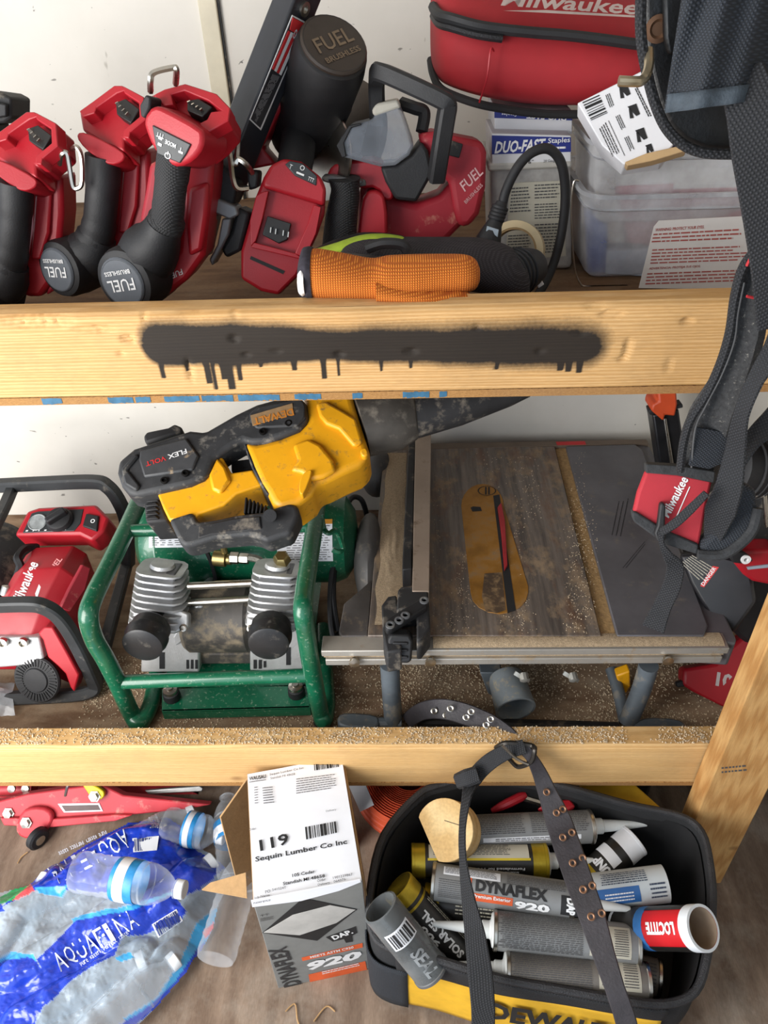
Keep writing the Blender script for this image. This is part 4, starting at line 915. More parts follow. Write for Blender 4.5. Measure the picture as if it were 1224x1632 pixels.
for u in (6, 38): MB().lathe([(.006, 0), (.0095, 0), (.0095, .008), (.006, .008), (.005, .003)], fg.P(u, 1023, 0), fg.n, 16).build('bolt', STEEL, r)
pp('cowl_lip', RED, r, fg, [(60, 1010), (68, 1020), (76, 1048), (92, 1062), (104, 1074), (112, 1096), (118, 1104), (126, 1076), (110, 1046), (84, 1000), (70, 1000)], -.03, .004, .003)
r = thing('plastic_wrap', 'crumpled clear plastic wrap at the left edge under the red compressor', 'plastic wrap', onZ(10, 1100, LB0))
def crum(a, b):
    p = onZ(lerp(-50, 34, a), lerp(1068, 1118, b), LB0 + .01); p.z = LB0 + .008 + .05 * math.sin(math.pi * min(1, b)) * (1 - .7 * a) + .02 * mnoise.noise(V((a * 6, b * 6, 2))) * (1 - a * .8); p.y -= .03; return p
MB().grid(crum, 16, 12).build('wrap', clear('wrap_film', 'c9cdd2', .4, .15), r, ang=20)

# ---------------- green twin compressor
GRN = mat('compressor_green', '0d5a3e', .3, var=.18, scale=14, dust=.13, dustc='8fa08a', dscale=160, coat=.3)
r = thing('air_compressor', 'green twin-head air compressor with a tube frame and a green tank', 'compressor', onZ(360, 1130, LB0))
zt = .572; TR = .0155
def zpt(u, v, z): return onZ(u, v, z)
left = [zpt(252, 742, zt), zpt(226, 790, zt), zpt(203, 841, zt), zpt(172, 905, zt), zpt(150, 950, zt), onY(141, 982, .817), onY(150, 1018, .822), onY(168, 1050, .826), onY(188, 1090, .833), onY(208, 1134, .842), zpt(222, 1152, LB0 + TR), zpt(238, 1128, LB0 + TR), zpt(247, 1092, LB0 + TR), zpt(262, 1010, LB0 + TR)]
right = [zpt(514, 745, zt), zpt(508, 790, zt), zpt(501, 841, zt), zpt(491, 905, zt), zpt(485, 945, zt), onY(483, 975, .817), onY(488, 1010, .822), onY(494, 1050, .827), onY(502, 1092, .834), onY(510, 1132, .842), zpt(516, 1148, LB0 + TR), zpt(521, 1120, LB0 + TR), zpt(519, 1085, LB0 + TR), zpt(514, 1000, LB0 + TR)]
for P in (left, right): MB().tube(spline(P, 6), TR, 16).build('frame_tube', GRN, r)
def bar(p, q, rr, nm, m=GRN, n=14): return MB().tube([p, p.lerp(q, .5), q], rr, n).build(nm, m, r)
bar(onY(192, 1087, .833), onY(494, 1076, .833), .0125, 'cross_bar')
bar(zpt(206, 846, zt), zpt(500, 838, zt), .0115, 'cross_bar')
bar(zpt(240, 765, zt), zpt(512, 762, zt), .0115, 'cross_bar')
for u, v in ((220, 1156), (514, 1150)): MB().lathe([(.013, 0), (.017, .002), (.016, .012)], zpt(u, v, LB0), (0, 0, 1), 14).build('rubber_foot', BLK, r)
a, b = V((zpt(240, 890, .45).x - .0, 1.13, .455)), V((zpt(545, 880, .45).x, 1.13, .455)); L = b.x - a.x; TRr = .088
MB().lathe([(.012, -.03), (.055, -.024), (.080, -.008), (TRr, .012), (TRr, .02), (TRr + .001, .022), (TRr + .001, .026), (TRr, .028), (TRr, L - .028), (TRr, L - .012), (.080, L + .008), (.055, L + .024), (.012, L + .03)], a, (1, 0, 0), 48).build('tank', GRN, r)
def tankmap(off=.0008):
    def g(s, t):   # s along x, t angle (degrees, 0 = front, 90 = top)
        q = math.radians(t); return V((s, 1.13 - (TRr + off) * math.cos(q), .455 + (TRr + off) * math.sin(q)))
    return g
def tank_label(u0, u1, t0, t1, name):
    x0, x1 = u0, u1; g = tankmap(.0008)
    return MB().grid(lambda i, j: g(lerp(x0, x1, i), lerp(t0, t1, j)), 3, 12).build(name, PAPER, r)
xa, xb = a.x + .015, a.x + .10
tank_label(xa, xb, 30, 44, 'label'); pr = Print(mapf=tankmap(.0016))
pr.lines([(xa + .006, 32), (xb - .006, 32), (xb - .006, 42), (xa + .006, 42)], 4, seed=3, fill=.3, lo=.05, hi=.2, gap=.08); pr.build('fine_text', DGREY, r)
xc, xd = b.x - .115, b.x - .012
tank_label(xc, xd, 10, 62, 'label'); pr = Print(mapf=tankmap(.0016)); pr.lines([(xc + .018, 12), (xd - .004, 12), (xd - .004, 58), (xc + .018, 58)], 16, seed=5, fill=.3, lo=.06, hi=.2, gap=.04); pr.rect((xc + .003, 12), (xc + .010, 12), 10) ; pr.build('fine_text', DGREY, r)
pr = Print(mapf=tankmap(.002)); pr.quad([(xc, 56), (xd, 56), (xd, 62), (xc, 62)]); pr.build('label_stripe', mat('label_orange', 'c98a2c', .6), r)
for u, yy in ((545, 845),): wire('cord_hook', GRN, r, [(512, 820, 1.04), (516, 842, 1.03), (524, 850, 1.02), (536, 846, 1.03), (546, 872, 1.03), (540, 880, 1.02), (530, 876, 1.02)], .005)
# pump: two finned heads, crankcases, motor
def head(uc, ue):
    p0, p1 = onY(uc + 2, 906, .975), onY(uc, 984, .945); ax = (p0 - p1).normalized(); n = ax; X = V((1, 0, 0)); Yp = n.cross(X)
    core = MB().rings([[p + X * a_ + Yp * b_ for a_, b_ in ((-.030, -.026), (.030, -.026), (.030, .026), (-.030, .026))] for p in (p1, p0)]).build('cylinder_head', mat('cast_dark', '77777a', .5, .5, var=.15, scale=30), r, bev=.004)
    for i in range(9):
        t = i / 8; p = p1.lerp(p0, t * 1.0); wdt = lerp(.104, .082, t); dep = lerp(.092, .074, t)
        m = MB().prism(Frame(p, n, X), chaikin([(-wdt / 2, -dep / 2), (wdt / 2, -dep / 2), (wdt / 2, dep / 2), (-wdt / 2, dep / 2)], 2, k=.18), -.0018, .0018, px=False)
        m.build('fin', CAST, core)
    MB().lathe([(.022, 0), (.020, .006), (.012, .008)], p0 + n * .004, n, 20).build('head_cap', CAST, core)
    pb = onY(uc - 2, 990, .915); nb = V((0, -.72, .69))
    MB().prism(Frame(pb, nb, X), chaikin([(-.05, -.022), (.05, -.022), (.05, .024), (-.05, .024)], 1), -.02, 0, px=False).build('valve_plate', CAST, core, bev=.003)
    for sx in (-.042, .042): MB().lathe([(.0065, 0), (.0065, .004), (.004, .005), (.0035, .001)], Frame(pb, nb, X).W(sx, -.012, 0), nb, 12).build('bolt', STEEL, core)
    return p0, p1
head(257, 0); head(440, 0)
for (t, s) in (((246, 990, .905), (226, 1030, .842)), ((434, 988, .905), (428, 1028, .842))):
    p, q = onY(*t), onY(*s); ax = q - p; L = ax.length
    o = MB().lathe([(.012, -.02), (.014, 0), (.028, L * .12), (.034, L * .25), (.034, L * .5), (.037, L * .56), (.037, L * .68), (.0345, L * .74), (.034, L * .97), (.030, L), (.0, L)], p, ax, 32).build('intake_filter', mat('filter_black', '1b1b1d', .42, var=.3, scale=20, dust=.1, dustc='5c564e'), r)
for q in ([(300, 934), (402, 929)], [(297, 961), (400, 955)]):
    bar(onY(*q[0], .955), onY(*q[1], .955), .0068, 'transfer_pipe', STEEL, 12)
f = facing(270, 1030, .935, 12)
cc = pp('crankcase', CAST, r, f, [(226, 1012), (250, 1000), (286, 985), (316, 962), (324, 966), (318, 1000), (312, 1020), (318, 1030), (318, 1072), (224, 1072)], -.10, 0, .004)
def slots(par, fr, L):
    for u0, v0, u1, v1 in L: pp('vent_slot', INK, par, fr, [(u0, v0), (u1, v0), (u1, v1), (u0, v1)], -.001, .0012, 0)
slots(cc, f, [(297, 1052, 301, 1066), (304, 1052, 308, 1066), (311, 1052, 315, 1066), (254, 1040, 262, 1066)])
pp('crankcase_rib', CAST, cc, f, [(286, 1000), (312, 980), (304, 1012), (280, 1030), (276, 1016)], 0, .006, .002)
f2 = facing(440, 1030, .935, 12)
cc = pp('crankcase', CAST, r, f2, [(398, 1000), (420, 985), (470, 985), (486, 995), (490, 1068), (398, 1070)], -.10, 0, .004)
slots(cc, f2, [(404, 1052, 409, 1066), (412, 1052, 417, 1066), (420, 1054, 424, 1064), (456, 1032, 463, 1060)])
MB().lathe([(.06, 0), (.066, .008), (.066, .117), (.06, .125)], V((onY(312, 1020, .98).x - .005, .985, .385)), (1, 0, 0), 32).build('motor', mat('motor_dusty', '4c4844', .6, .2, var=.2, scale=30, dust=.35, dustc='8c7f6a'), r)
MB().box((onY(360, 1020, .98).x, .99, .318), (.12, .10, .03)).build('motor_base', MATS['motor_dusty'], r, bev=.004)
bp_ = MB(); P = [zpt(258, 1098, .288), zpt(492, 1090, .288), zpt(494, 1128, .288), zpt(258, 1134, .288)]
bp_.rings([[p + V((0, 0, -.004)) for p in P], P]); bp_.build('base_plate', GRN, r, bev=.001)
MB().rings([[P[3] + V((0, 0, -.022)), P[2] + V((0, 0, -.022)), P[2] + V((0, .004, -.022)), P[3] + V((0, .004, -.022))], [P[3], P[2], P[2] + V((0, .004, 0)), P[3] + V((0, .004, 0))]]).build('base_flange', GRN, r)
MB().box((P[0] + P[1]) / 2 + V((0, .14, -.002)), (P[1].x - P[0].x, .28, .004)).build('base_plate', GRN, r)
for u, v in ((275, 1112), (473, 1106)):
    p = zpt(u, v, .289); MB().lathe([(.015, 0), (.016, .003), (.015, .016), (.012, .018)], p, (0, 0, 1), 20).build('rubber_mount', BLK, r); MB().lathe([(.013, .018), (.013, .024), (.007, .0255), (.006, .03), (.0, .03)], p, (0, 0, 1), 16).build('bolt', STEEL, r)
BRS = mat('brass', '9a8a5c', .35, .9, var=.15)
p = onY(352, 890, 1.02); MB().lathe([(.010, -.014), (.015, -.012), (.015, .01), (.010, .012), (.010, .02)], p, (.95, -.1, -.05), 18).build('brass_valve', BRS, r)
MB().lathe([(.006, 0), (.006, .03), (.009, .032), (.009, .036)], onY(358, 880, 1.02), (0, 0, 1), 10).build('valve_stem', BRS, r)
MB().lathe([(.009, 0), (.011, .002), (.011, .016), (.0085, .018), (.010, .02), (.010, .034), (.0075, .036)], onY(366, 889, 1.015), (.98, -.05, -.04), 6).build('hose_coupler', STEEL, r)
wire('braided_hose', mat('braid', '77746c', .5, .5, var=.2, scale=200, bump=.8, bscale=600), r, [(396, 888, 1.012), (412, 892, 1.01), (424, 902, 1.0), (434, 918, .985)], .007, 6, 12)
wire('drain_hose', BLK, r, [(322, 848, 1.06), (326, 870, 1.035), (336, 895, 1.03), (343, 920, 1.03), (344, 950, 1.03)], .004)
p = onY(450, 893, .98); MB().lathe([(.016, 0), (.014, .012), (.010, .016)], p, (0, -.3, .95), 6).build('relief_valve', BRS, r)

# black air hose coil between the compressor and the saw
r = thing('hose_coil', 'coil of black hose standing between the green compressor and the saw', 'hose', onZ(540, 1120, LB0))
for k, L in enumerate(([(552, 860, 1.10), (532, 900, 1.05), (526, 960, .99), (530, 1010, .95), (540, 1010, .96)], [(540, 780, 1.22), (548, 830, 1.15), (535, 890, 1.07), (531, 950, 1.0), (538, 1005, .96)], [(520, 770, 1.22), (540, 790, 1.18), (547, 830, 1.12), (549, 860, 1.08)], [(548, 830, 1.14), (556, 800, 1.2), (566, 792, 1.22), (578, 800, 1.22), (586, 830, 1.22), (590, 870, 1.2), (592, 940, 1.1)])):
    wire('hose_loop', BLK, r, L, .0055, 8, 10)

# ---------------- yellow blower lying on the compressor
r = thing('leaf_blower', 'yellow and black cordless blower lying on top of the green compressor', 'blower', onZ(400, 846, zt + .012))
fb = Frame(onZ(400, 800, .70), (0, -.45, .89))
c8 = lambda L: [(180 + x / 2.448, 630 + yv / 2.448) for x, yv in L]
BH = mat('blower_black', '2f3032', .6, var=.3, scale=30, dust=.2, dustc='77726a', dscale=50)
yl = pp('fan_housing', YEL, r, fb, c8([(505, 175), (560, 185), (650, 165), (725, 135), (758, 100), (752, 30), (730, -40), (800, -70), (920, -60), (945, 40), (1000, 215), (998, 240), (960, 275), (900, 300), (830, 335), (795, 345), (775, 385), (720, 425), (650, 445), (620, 420), (600, 380), (575, 345), (545, 280)]), -.075, .012, .016, seg=4)
pp('housing_bulge', YEL, yl, fb, c8([(700, 190), (760, 165), (810, 190), (860, 250), (870, 290), (820, 320), (770, 330), (735, 300), (690, 290), (720, 250)]), .010, .022, .007, 0, seg=3)
pp('housing_rib', YEL, yl, fb, c8([(790, 30), (830, 20), (900, 60), (950, 90), (975, 180), (940, 200), (880, 130), (830, 110), (805, 80)]), .010, .020, .006, 0, seg=3)
pp('housing_rib', YEL, yl, fb, c8([(735, 310), (770, 285), (778, 300), (745, 385), (728, 385), (725, 350)]), .010, .028, .008, 1, seg=3)
pp('housing_seam', BH, yl, fb, c8([(505, 178), (518, 176), (555, 285), (590, 345), (612, 385), (600, 388), (575, 350), (540, 280)]), -.07, .009, .003)
pp('vent_nub', YEL, yl, fb, c8([(960, 215), (985, 198), (1000, 230), (975, 242)]), .008, .022, .004, 1)
mh = pp('motor_shell', BH, r, fb, c8([(14, 300), (20, 255), (80, 205), (300, 134), (358, 140), (480, 70), (560, 32), (640, 10), (735, 5), (755, 30), (762, 92), (728, 132), (590, 182), (540, 184), (505, 174), (465, 196), (392, 245), (372, 300), (352, 322), (300, 345), (180, 372), (92, 390), (60, 382), (30, 350)]), -.035, .018, .008, seg=3)
pp('shell_panel', mat('panel_grey', '3b3c3e', .55, var=.2, scale=40, dust=.1), mh, fb, c8([(105, 215), (285, 165), (335, 235), (310, 290), (120, 318), (100, 250)]), .016, .0225, .003)
pp('shell_edge', BH, mh, fb, c8([(30, 285), (85, 225), (100, 235), (55, 290), (105, 352), (90, 372), (45, 345)]), .016, .023, .003)
pp('logo_plate', BH, mh, fb, c8([(530, 70), (560, 45), (735, 10), (752, 40), (750, 85), (720, 118), (560, 128), (535, 100)]), .016, .022, .003)
pp('logo_face', mat('logo_tan', '9a7c58', .6, var=.2, scale=60), mh, fb, c8([(536, 78), (700, 30), (706, 70), (545, 118)]), .021, .0232, .0004)
pr = Print(fb, .0240); pr.ptext('DEWALT', (180 + 700 / 2.448, 630 + 50 / 2.448), (180 + 545 / 2.448, 630 + 90 / 2.448), 14, .03); pr.build('lettering', mat('print_orange', 'c27a2c', .6), mh)
pr = Print(fb, .0232); pr.ptext('FLEX', (180 + 285 / 2.448, 630 + 208 / 2.448), (180 + 212 / 2.448, 630 + 232 / 2.448), 9, .02); pr.build('lettering', WHITE, mh)
pr = Print(fb, .0232); pr.ptext('VOLT', (180 + 204 / 2.448, 630 + 236 / 2.448), (180 + 126 / 2.448, 630 + 260 / 2.448), 9, .02); pr.build('lettering', LRED, mh)
for x, yv in ((202, 335), (284, 307), (585, 145), (686, 112)): MB().lathe([(.0055, 0), (.0058, .004), (.0036, .0045), (.003, .001)], fb.P(180 + x / 2.448, 630 + yv / 2.448, .0185), fb.n, 14).build('screw', mat('screw_dark', '151515', .4, .5), mh)
yb = pp('battery_housing', YEL, r, fb, c8([(172, 382), (300, 348), (355, 325), (395, 240), (412, 232), (430, 245), (462, 302), (545, 288), (580, 350), (480, 385), (430, 430), (335, 462), (322, 482), (218, 488), (195, 440)]), -.07, .006, .012, seg=4)
pp('housing_rib', YEL, yb, fb, c8([(372, 310), (405, 240), (440, 280), (458, 330), (420, 380), (385, 368)]), .004, .013, .005, 0, seg=2)
gr = pp('grip', BH, r, fb, c8([(215, 482), (310, 452), (330, 492), (400, 482), (480, 465), (590, 452), (655, 428), (690, 418), (722, 428), (726, 468), (692, 540), (640, 556), (600, 572), (560, 552), (525, 545), (400, 556), (310, 584), (278, 588), (258, 572)]), -.035, .012, .009, seg=4)
pp('grip_accent', YEL, gr, fb, c8([(380, 500), (470, 492), (462, 508), (396, 512)]), .010, .014, .001)
pp('grip_pad', BLKD, gr, fb, c8([(335, 508), (470, 480), (575, 470), (580, 520), (520, 530), (380, 545), (330, 560)]), .010, .0145, .003)
MB().tube([fb.P(180 + 612 / 2.448, 630 + 470 / 2.448, h) for h in (.0, .03)], .010, 14).build('trigger_lock', BLK, gr)
for i in range(6):
    x = 515 + i * 15; pp('vent_slot', BLK, r, fb, c8([(x, 398 + i * 6), (x + 9, 396 + i * 6), (x + 2, 460), (x - 6, 460)]), -.03, .0, .002)
bt = pp('battery', BLKD, r, fb, c8([(118, 400), (175, 384), (215, 490), (128, 496)]), -.085, -.012, .004)
for i in range(5):
    y0 = 408 + i * 17; pp('battery_rib', BLK, bt, fb, c8([(125, y0), (165, y0 - 10), (178, y0 + 4), (130, y0 + 9)]), -.013, -.008, .0015)
pp('battery_back', BLKD, r, fb, c8([(118, 160), (130, 142), (215, 125), (240, 110), (268, 122), (270, 140), (125, 186)]), -.07, -.02, .004)
pp('cord_block', BLK, r, fb, c8([(460, 255), (545, 245), (545, 290), (462, 300)]), -.08, -.03, .003)
nz = []
for (u0, v0, u1, v1, dep) in ((560, 632, 590, 722, .052), (600, 622, 640, 712, .050), (652, 618, 664, 697, .042), (655, 618, 667, 695, .038), (720, 606, 738, 674, .036), (800, 600, 815, 645, .024), (840, 600, 846, 630, .018)):
    a, b = fb.P(u0, v0, -.02), fb.P(u1, v1, -.02); c = (a + b) / 2; hv = (b - a) / 2
    nz.append([c + hv * math.cos(t) + fb.n * (dep * math.sin(t)) for t in [2 * math.pi * k / 20 for k in range(20)]])
NZ = mat('nozzle_grey', '46423d', .6, var=.25, scale=25, dust=.25, dustc='7a7368')
MB().rings(nz[:4]).build('nozzle', NZ, r, ang=50)
MB().rings(nz[3:]).build('nozzle_tip', BLKD, r, ang=50)

# ---------------- table saw
ZT = .48; ft = FZ(ZT)
def worn():
    m = bpy.data.materials.new('worn_table'); m.use_nodes = True; N = NT(m); b = N.n['Principled BSDF']
    st = N.coord((40, 2.2, 1)); raw = N.coord()
    col = N.ramp(N.noise(2.2, 6, .6, st), .3, .72, lin('4c4541'), lin('85796f'))
    br = N.ramp(N.noise(5, 8, .7, N.coord((4, 1.4, 1))), .5, .66); col = N.mix(N.math('MULTIPLY', br, .75), col, lin('6e4b33'))
    du = N.ramp(N.noise(16, 9, .72, N.coord((1.6, .9, 1))), .50, .66); col = N.mix(N.math('MULTIPLY', du, .8), col, lin('a58d70'))
    N.link(col, b.inputs['Base Color']); b.inputs['Metallic'].default_value = .25
    N.link(N.math('ADD', N.math('MULTIPLY', du, .4), .42), b.inputs['Roughness'])
    bp = N.new('ShaderNodeBump'); bp.inputs['Strength'].default_value = .25; bp.inputs['Distance'].default_value = .001; N.link(N.noise(120, 5, .7, st), bp.inputs['Height']); N.link(bp.outputs[0], b.inputs['Normal'])
    return m
WORN = worn()
TDK = mat('table_dark', '615f63', .42, .2, var=.2, scale=10, dust=.10, dustc='7d756c')
DUST = mat('sawdust', 'b9a284', .95, var=.25, scale=300, bump=1.0, bscale=900)
r = thing('table_saw', 'dusty jobsite table saw with yellow throat plate and aluminium fence', 'table saw', onZ(800, 1150, LB0))
tt = pp('table_top', WORN, r, ft, [(612, 716), (884, 711), (958, 1013), (586, 1013)], -.028, 0, .0015)
pp('table_wing', TDK, r, ft, [(902, 711), (1012, 708), (1024, 716), (1128, 996), (1122, 1013), (984, 1013)], -.028, 0, .002)
pp('miter_slot', mat('slot_dusty', 'a68558', .9, var=.3, scale=160, bump=.6), r, ft, [(884, 711), (902, 711), (984, 1013), (958, 1013)], -.028, -.007, 0)
pp('side_skirt', TDK, r, ft, [(1012, 704), (1036, 712), (1052, 740), (1100, 915), (1146, 956), (1174, 1018), (1172, 1026), (1120, 1022), (1000, 800)], -.06, -.006, .004)
pp('side_skirt', mat('skirt_dusty', '4f4a48', .6, var=.2, scale=25, dust=.25, dustc='8d7c66'), r, ft, [(592, 925), (586, 1013), (544, 1014), (540, 1006), (548, 962), (592, 925)], -.05, -.003, .002)
pp('rear_edge', mat('rear_tan', '6a5b4d', .6), r, ft, [(606, 708), (1030, 700), (1034, 706), (608, 718)], -.03, .0005, .001)
pp('maker_plate', LRED, r, ft, [(886, 704), (932, 703), (934, 708), (888, 709)], -.002, .0014, 0)
# drift of dust left of the fence
def drift(name, fn, nu, nv): o = MB().grid(fn, nu, nv).build(name, DUST, r, ang=80); return o
def dr1(a, b):
    v = lerp(722, 996, b); e = .5 + .5 * mnoise.noise(V((b * 7, 0, 5)))
    x0 = lerp(612, 592, b) + 10 * e; x1 = lerp(648, 640, b) - 4 * mnoise.noise(V((b * 9, 3, 1)))
    p = ft.P(lerp(x0, x1, a), v, 0); p.z += .0005 + .006 * math.sin(math.pi * a) * (.35 + .65 * abs(mnoise.noise(V((a * 4, b * 12, 2))))) * math.sin(math.pi * b); return p
drift('dust_drift', dr1, 14, 60)
# throat plate
cap = []
for k in range(13): t = math.pi + math.pi * k / 12; cap.append((769 + 34 * math.cos(t), 806 + 35 * math.sin(t)))
cap += [(842, 934)]
for k in range(9): t = math.pi * k / 8; cap.append((796 + 46 * math.cos(t), 944 + 34 * math.sin(t)))
tp = pp('throat_plate', mat('plate_yellow', '9a6a22', .55, .2, var=.3, scale=22, dust=.35, dustc='8d7250', dscale=22), r, ft, cap, -.004, .0012, .0006)
pp('blade_slot', INK, tp, ft, [(786, 790), (796, 788), (812, 905), (822, 972), (809, 977), (802, 920)], .0008, .0018, 0)
pp('blade', mat('blade_red', 'a02028', .4, .2), tp, ft, [(793, 808), (799, 800), (805, 830), (809, 900), (804, 908), (799, 850)], -.03, .006, .001)
pp('finger_hole', INK, tp, ft, [(750, 809), (754, 807), (766, 808), (768, 814), (753, 815)], .0008, .0018, 0)
pp('plate_wear', mat('plate_dark', '4b3a2a', .6, dust=.5, dustc='8d7250', dscale=60), tp, ft, [(772, 914), (800, 912), (806, 972), (792, 977), (774, 974), (768, 950)], .0005, .0016, 0)
pr = Print(ft, .002); ring = [(776 + 13 * math.cos(t), 782 + 7 * math.sin(t)) for t in [2 * math.pi * k / 20 for k in range(21)]]
for i in range(20): pr.prect(ring[i], ring[i + 1], 1.2)
pr.prect((773, 776), (773, 788), 1.5); pr.prect((778, 776), (778, 788), 1.5); pr.build('symbol_marking', INK, tp)
pr = Print(ft, .0006); pr.plines([(972, 852), (985, 790), (1005, 792), (992, 855)], 3, seed=2, fill=.15, lo=.2, hi=.6); pr.plines([(990, 905), (1030, 858), (1034, 862), (1000, 905)], 2, seed=5, fill=.2, lo=.2, hi=.6); pr.build('pencil_marking', INK, r)
# fence
zf = .525; ff = FZ(zf)
ALU = mat('fence_aluminium', 'a08f80', .5, .4, var=.12, scale=12, dust=.1, dustc='6a543e')
fe = pp('rip_fence', ALU, r, ff, [(662, 690), (687, 690), (684, 942), (657, 942)], -.042, 0, .0012)
pp('fence_channel', BLKD, fe, ff, [(652, 694), (662, 692), (657, 900), (645, 906), (642, 880)], -.035, -.008, .002)
pp('fence_foot', BLK, fe, ff, [(642, 878), (656, 872), (656, 906), (641, 908)], -.04, .002, .002)
fh = pp('fence_head', BLKD, r, ff, [(634, 940), (640, 934), (682, 934), (686, 1000), (672, 1018), (664, 1020), (664, 968), (632, 972)], -.05, -.002, .003)
pp('fence_bracket', BLKD, fh, ff, [(608, 964), (618, 950), (632, 948), (640, 1000), (640, 1036), (616, 1040), (610, 1010)], -.06, -.012, .003)
pp('clamp_arm', BLK, fh, ff, [(612, 996), (618, 984), (676, 950), (682, 954), (680, 966), (624, 1002), (616, 1003)], -.004, .010, .003)
for u, v in ((622, 997), (646, 982), (636, 990), (676, 958)): MB().lathe([(.004, 0), (.0075, 0), (.0075, .003), (.0045, .0035), (.004, .0)], ff.P(u, v, .0102), (0, 0, 1), 14).build('arm_eyelet', GREY, fh)
fk = facing(637, 1035, .80, 25)
kn = pp('clamp_lever', BLK, fh, fk, [(622, 1012), (652, 1012), (658, 1022), (656, 1054), (650, 1058), (624, 1057), (618, 1050), (618, 1020)], -.02, .006, .005)
for i in range(3): pp('lever_ridge', BLK, kn, fk, [(626, 1024 + i * 11), (650, 1024 + i * 11), (650, 1028 + i * 11), (626, 1028 + i * 11)], .004, .009, .0015)
# front rail
RAIL = mat('rail_aluminium', 'a5a19a', .42, .5, var=.12, scale=18, dust=.12, dustc='a08c6e')
xr0, xr1 = onY(512, 1040, .82).x, onY(1158, 1046, .82).x; xm = (xr0 + xr1) / 2; xl = xr1 - xr0
ra = MB().box((xm, .836, .4685), (xl, .034, .013)).build('front_rail', RAIL, r, bev=.0015)
MB().box((xm, .840, .457), (xl - .004, .026, .012)).build('rail_groove', DUST, ra)
MB().box((xm, .837, .4445), (xl - .01, .032, .014)).build('rail_lip', RAIL, ra, bev=.0015)
for u in (565, 686, 1062): p = onY(u, 1052, .82); MB().lathe([(.006, 0), (.006, .006), (.009, .0062), (.009, .010), (.0, .011)], V((p.x, .822, .452)), (0, -1, 0), 14).build('rail_bolt', STEEL, ra)
def dr2(a, b):
    x = lerp(onY(690, 1030, .83).x, onY(1152, 1030, .83).x, a); e = mnoise.noise(V((a * 40, 0, 3)))
    return V((x, lerp(.824, .853, b), .4752 + .0075 * math.sin(math.pi * b) * (.5 + .5 * abs(mnoise.noise(V((a * 60, b * 5, 8))))) * (1 - .5 * a)))
drift('dust_drift', dr2, 160, 8)
# under-structure
yf = .86
UND = mat('under_black', '1d1c1c', .6, var=.3, scale=30, dust=.2, dustc='6e6252')
MB().box((onZ(800, 860, ZT).x, 1.10, ZT - .055), (.42, .40, .05)).build('under_body', UND, r, bev=.005)
MB().box((onZ(800, 860, ZT).x + .01, 1.12, .36), (.30, .26, .16)).build('motor_case', UND, r, bev=.01)
p0, p1 = onY(690, 1072, .845), onY(985, 1078, .845)
MB().box(((p0.x + p1.x) / 2, .865, .424), (p1.x - p0.x, .03, .022)).build('gear_rack', UND, r, bev=.002)
LEG = mat('leg_grey', '5a6167', .5, .2, var=.2, scale=18, dust=.22, dustc='8b806f')
def leg(L, rr=.0165): MB().tube(spline(L, 5), rr, 16).build('leg', LEG, r)
leg([onY(621, 1058, .845), onY(624, 1110, .845), zpt(627, 1150, LB0 + .012)])
leg([onY(1034, 1060, .85), onY(1020, 1105, .848), zpt(1000, 1152, LB0 + .012)])
leg([onY(974, 1066, .93), onY(985, 1100, .89), zpt(996, 1150, LB0 + .012)], .011)
for q in ([(536, 1140), (552, 1134), (602, 1138), (606, 1150), (600, 1160), (540, 1160)], [(1010, 1150), (1030, 1142), (1080, 1144), (1096, 1156), (1092, 1168), (1012, 1168)]):
    pp('foot_pad', LEG, r, FZ(LB0 + .024), q, -.0235, 0, .007, 1)
fz = zpt(600, 1150, LB0 + .012); MB().tube([zpt(590, 1153, LB0 + .012), zpt(640, 1153, LB0 + .012)], .011, 10).build('base_tube', LEG, r)
MB().tube([zpt(665, 1150, LB0 + .012), zpt(985, 1160, LB0 + .012)], .010, 10).build('base_tube', UND, r)
p, q = onY(822, 1131, .832), onY(806, 1078, .90); ax = p - q; L = ax.length
PORT = mat('port_grey', '73797c', .5, var=.15, scale=25, dust=.25, dustc='a59577', dscale=60)
MB().lathe([(.030, 0), (.033, .01), (.036, L), (.032, L), (.030, L - .04), (.0, L - .04)], q, ax, 36, caps=False).build('dust_port', PORT, r)
MB().prism(facing(790, 1090, .90, 10), [(765, 1072), (800, 1072), (806, 1112), (792, 1122), (778, 1106)], -.03, 0).build('port_bracket', LEG, r, bev=.002)
for u in (826, 904): wire('wing_nut', mat('zinc', 'a5a39c', .4, .7), r, [(u - 6, 1072, .842), (u + 4, 1078, .838), (u + 16, 1084, .842)], .005, 4, 8); MB().lathe([(.008, 0), (.008, .012), (.004, .014)], onY(u + 8, 1074, .842), (.1, -.9, -.3), 10).build('nut', MATS['zinc'], r)
pp('yellow_guard', YEL, r, facing(995, 1090, .90, 0), [(982, 1078), (1004, 1070), (1005, 1094), (998, 1106), (988, 1098)], -.02, 0, .003)
COVM = mat('cover_grey', '4f4d4c', .55, dust=.15, dustc='7d756a')
MB().ball(onY(590, 890, 1.10), .032, .11, .075, 16, 12).build('side_cover', COVM, r)
MB().ball(onY(600, 752, 1.36), .036, .06, .055, 16, 12).build('rear_motor_cover', COVM, r)

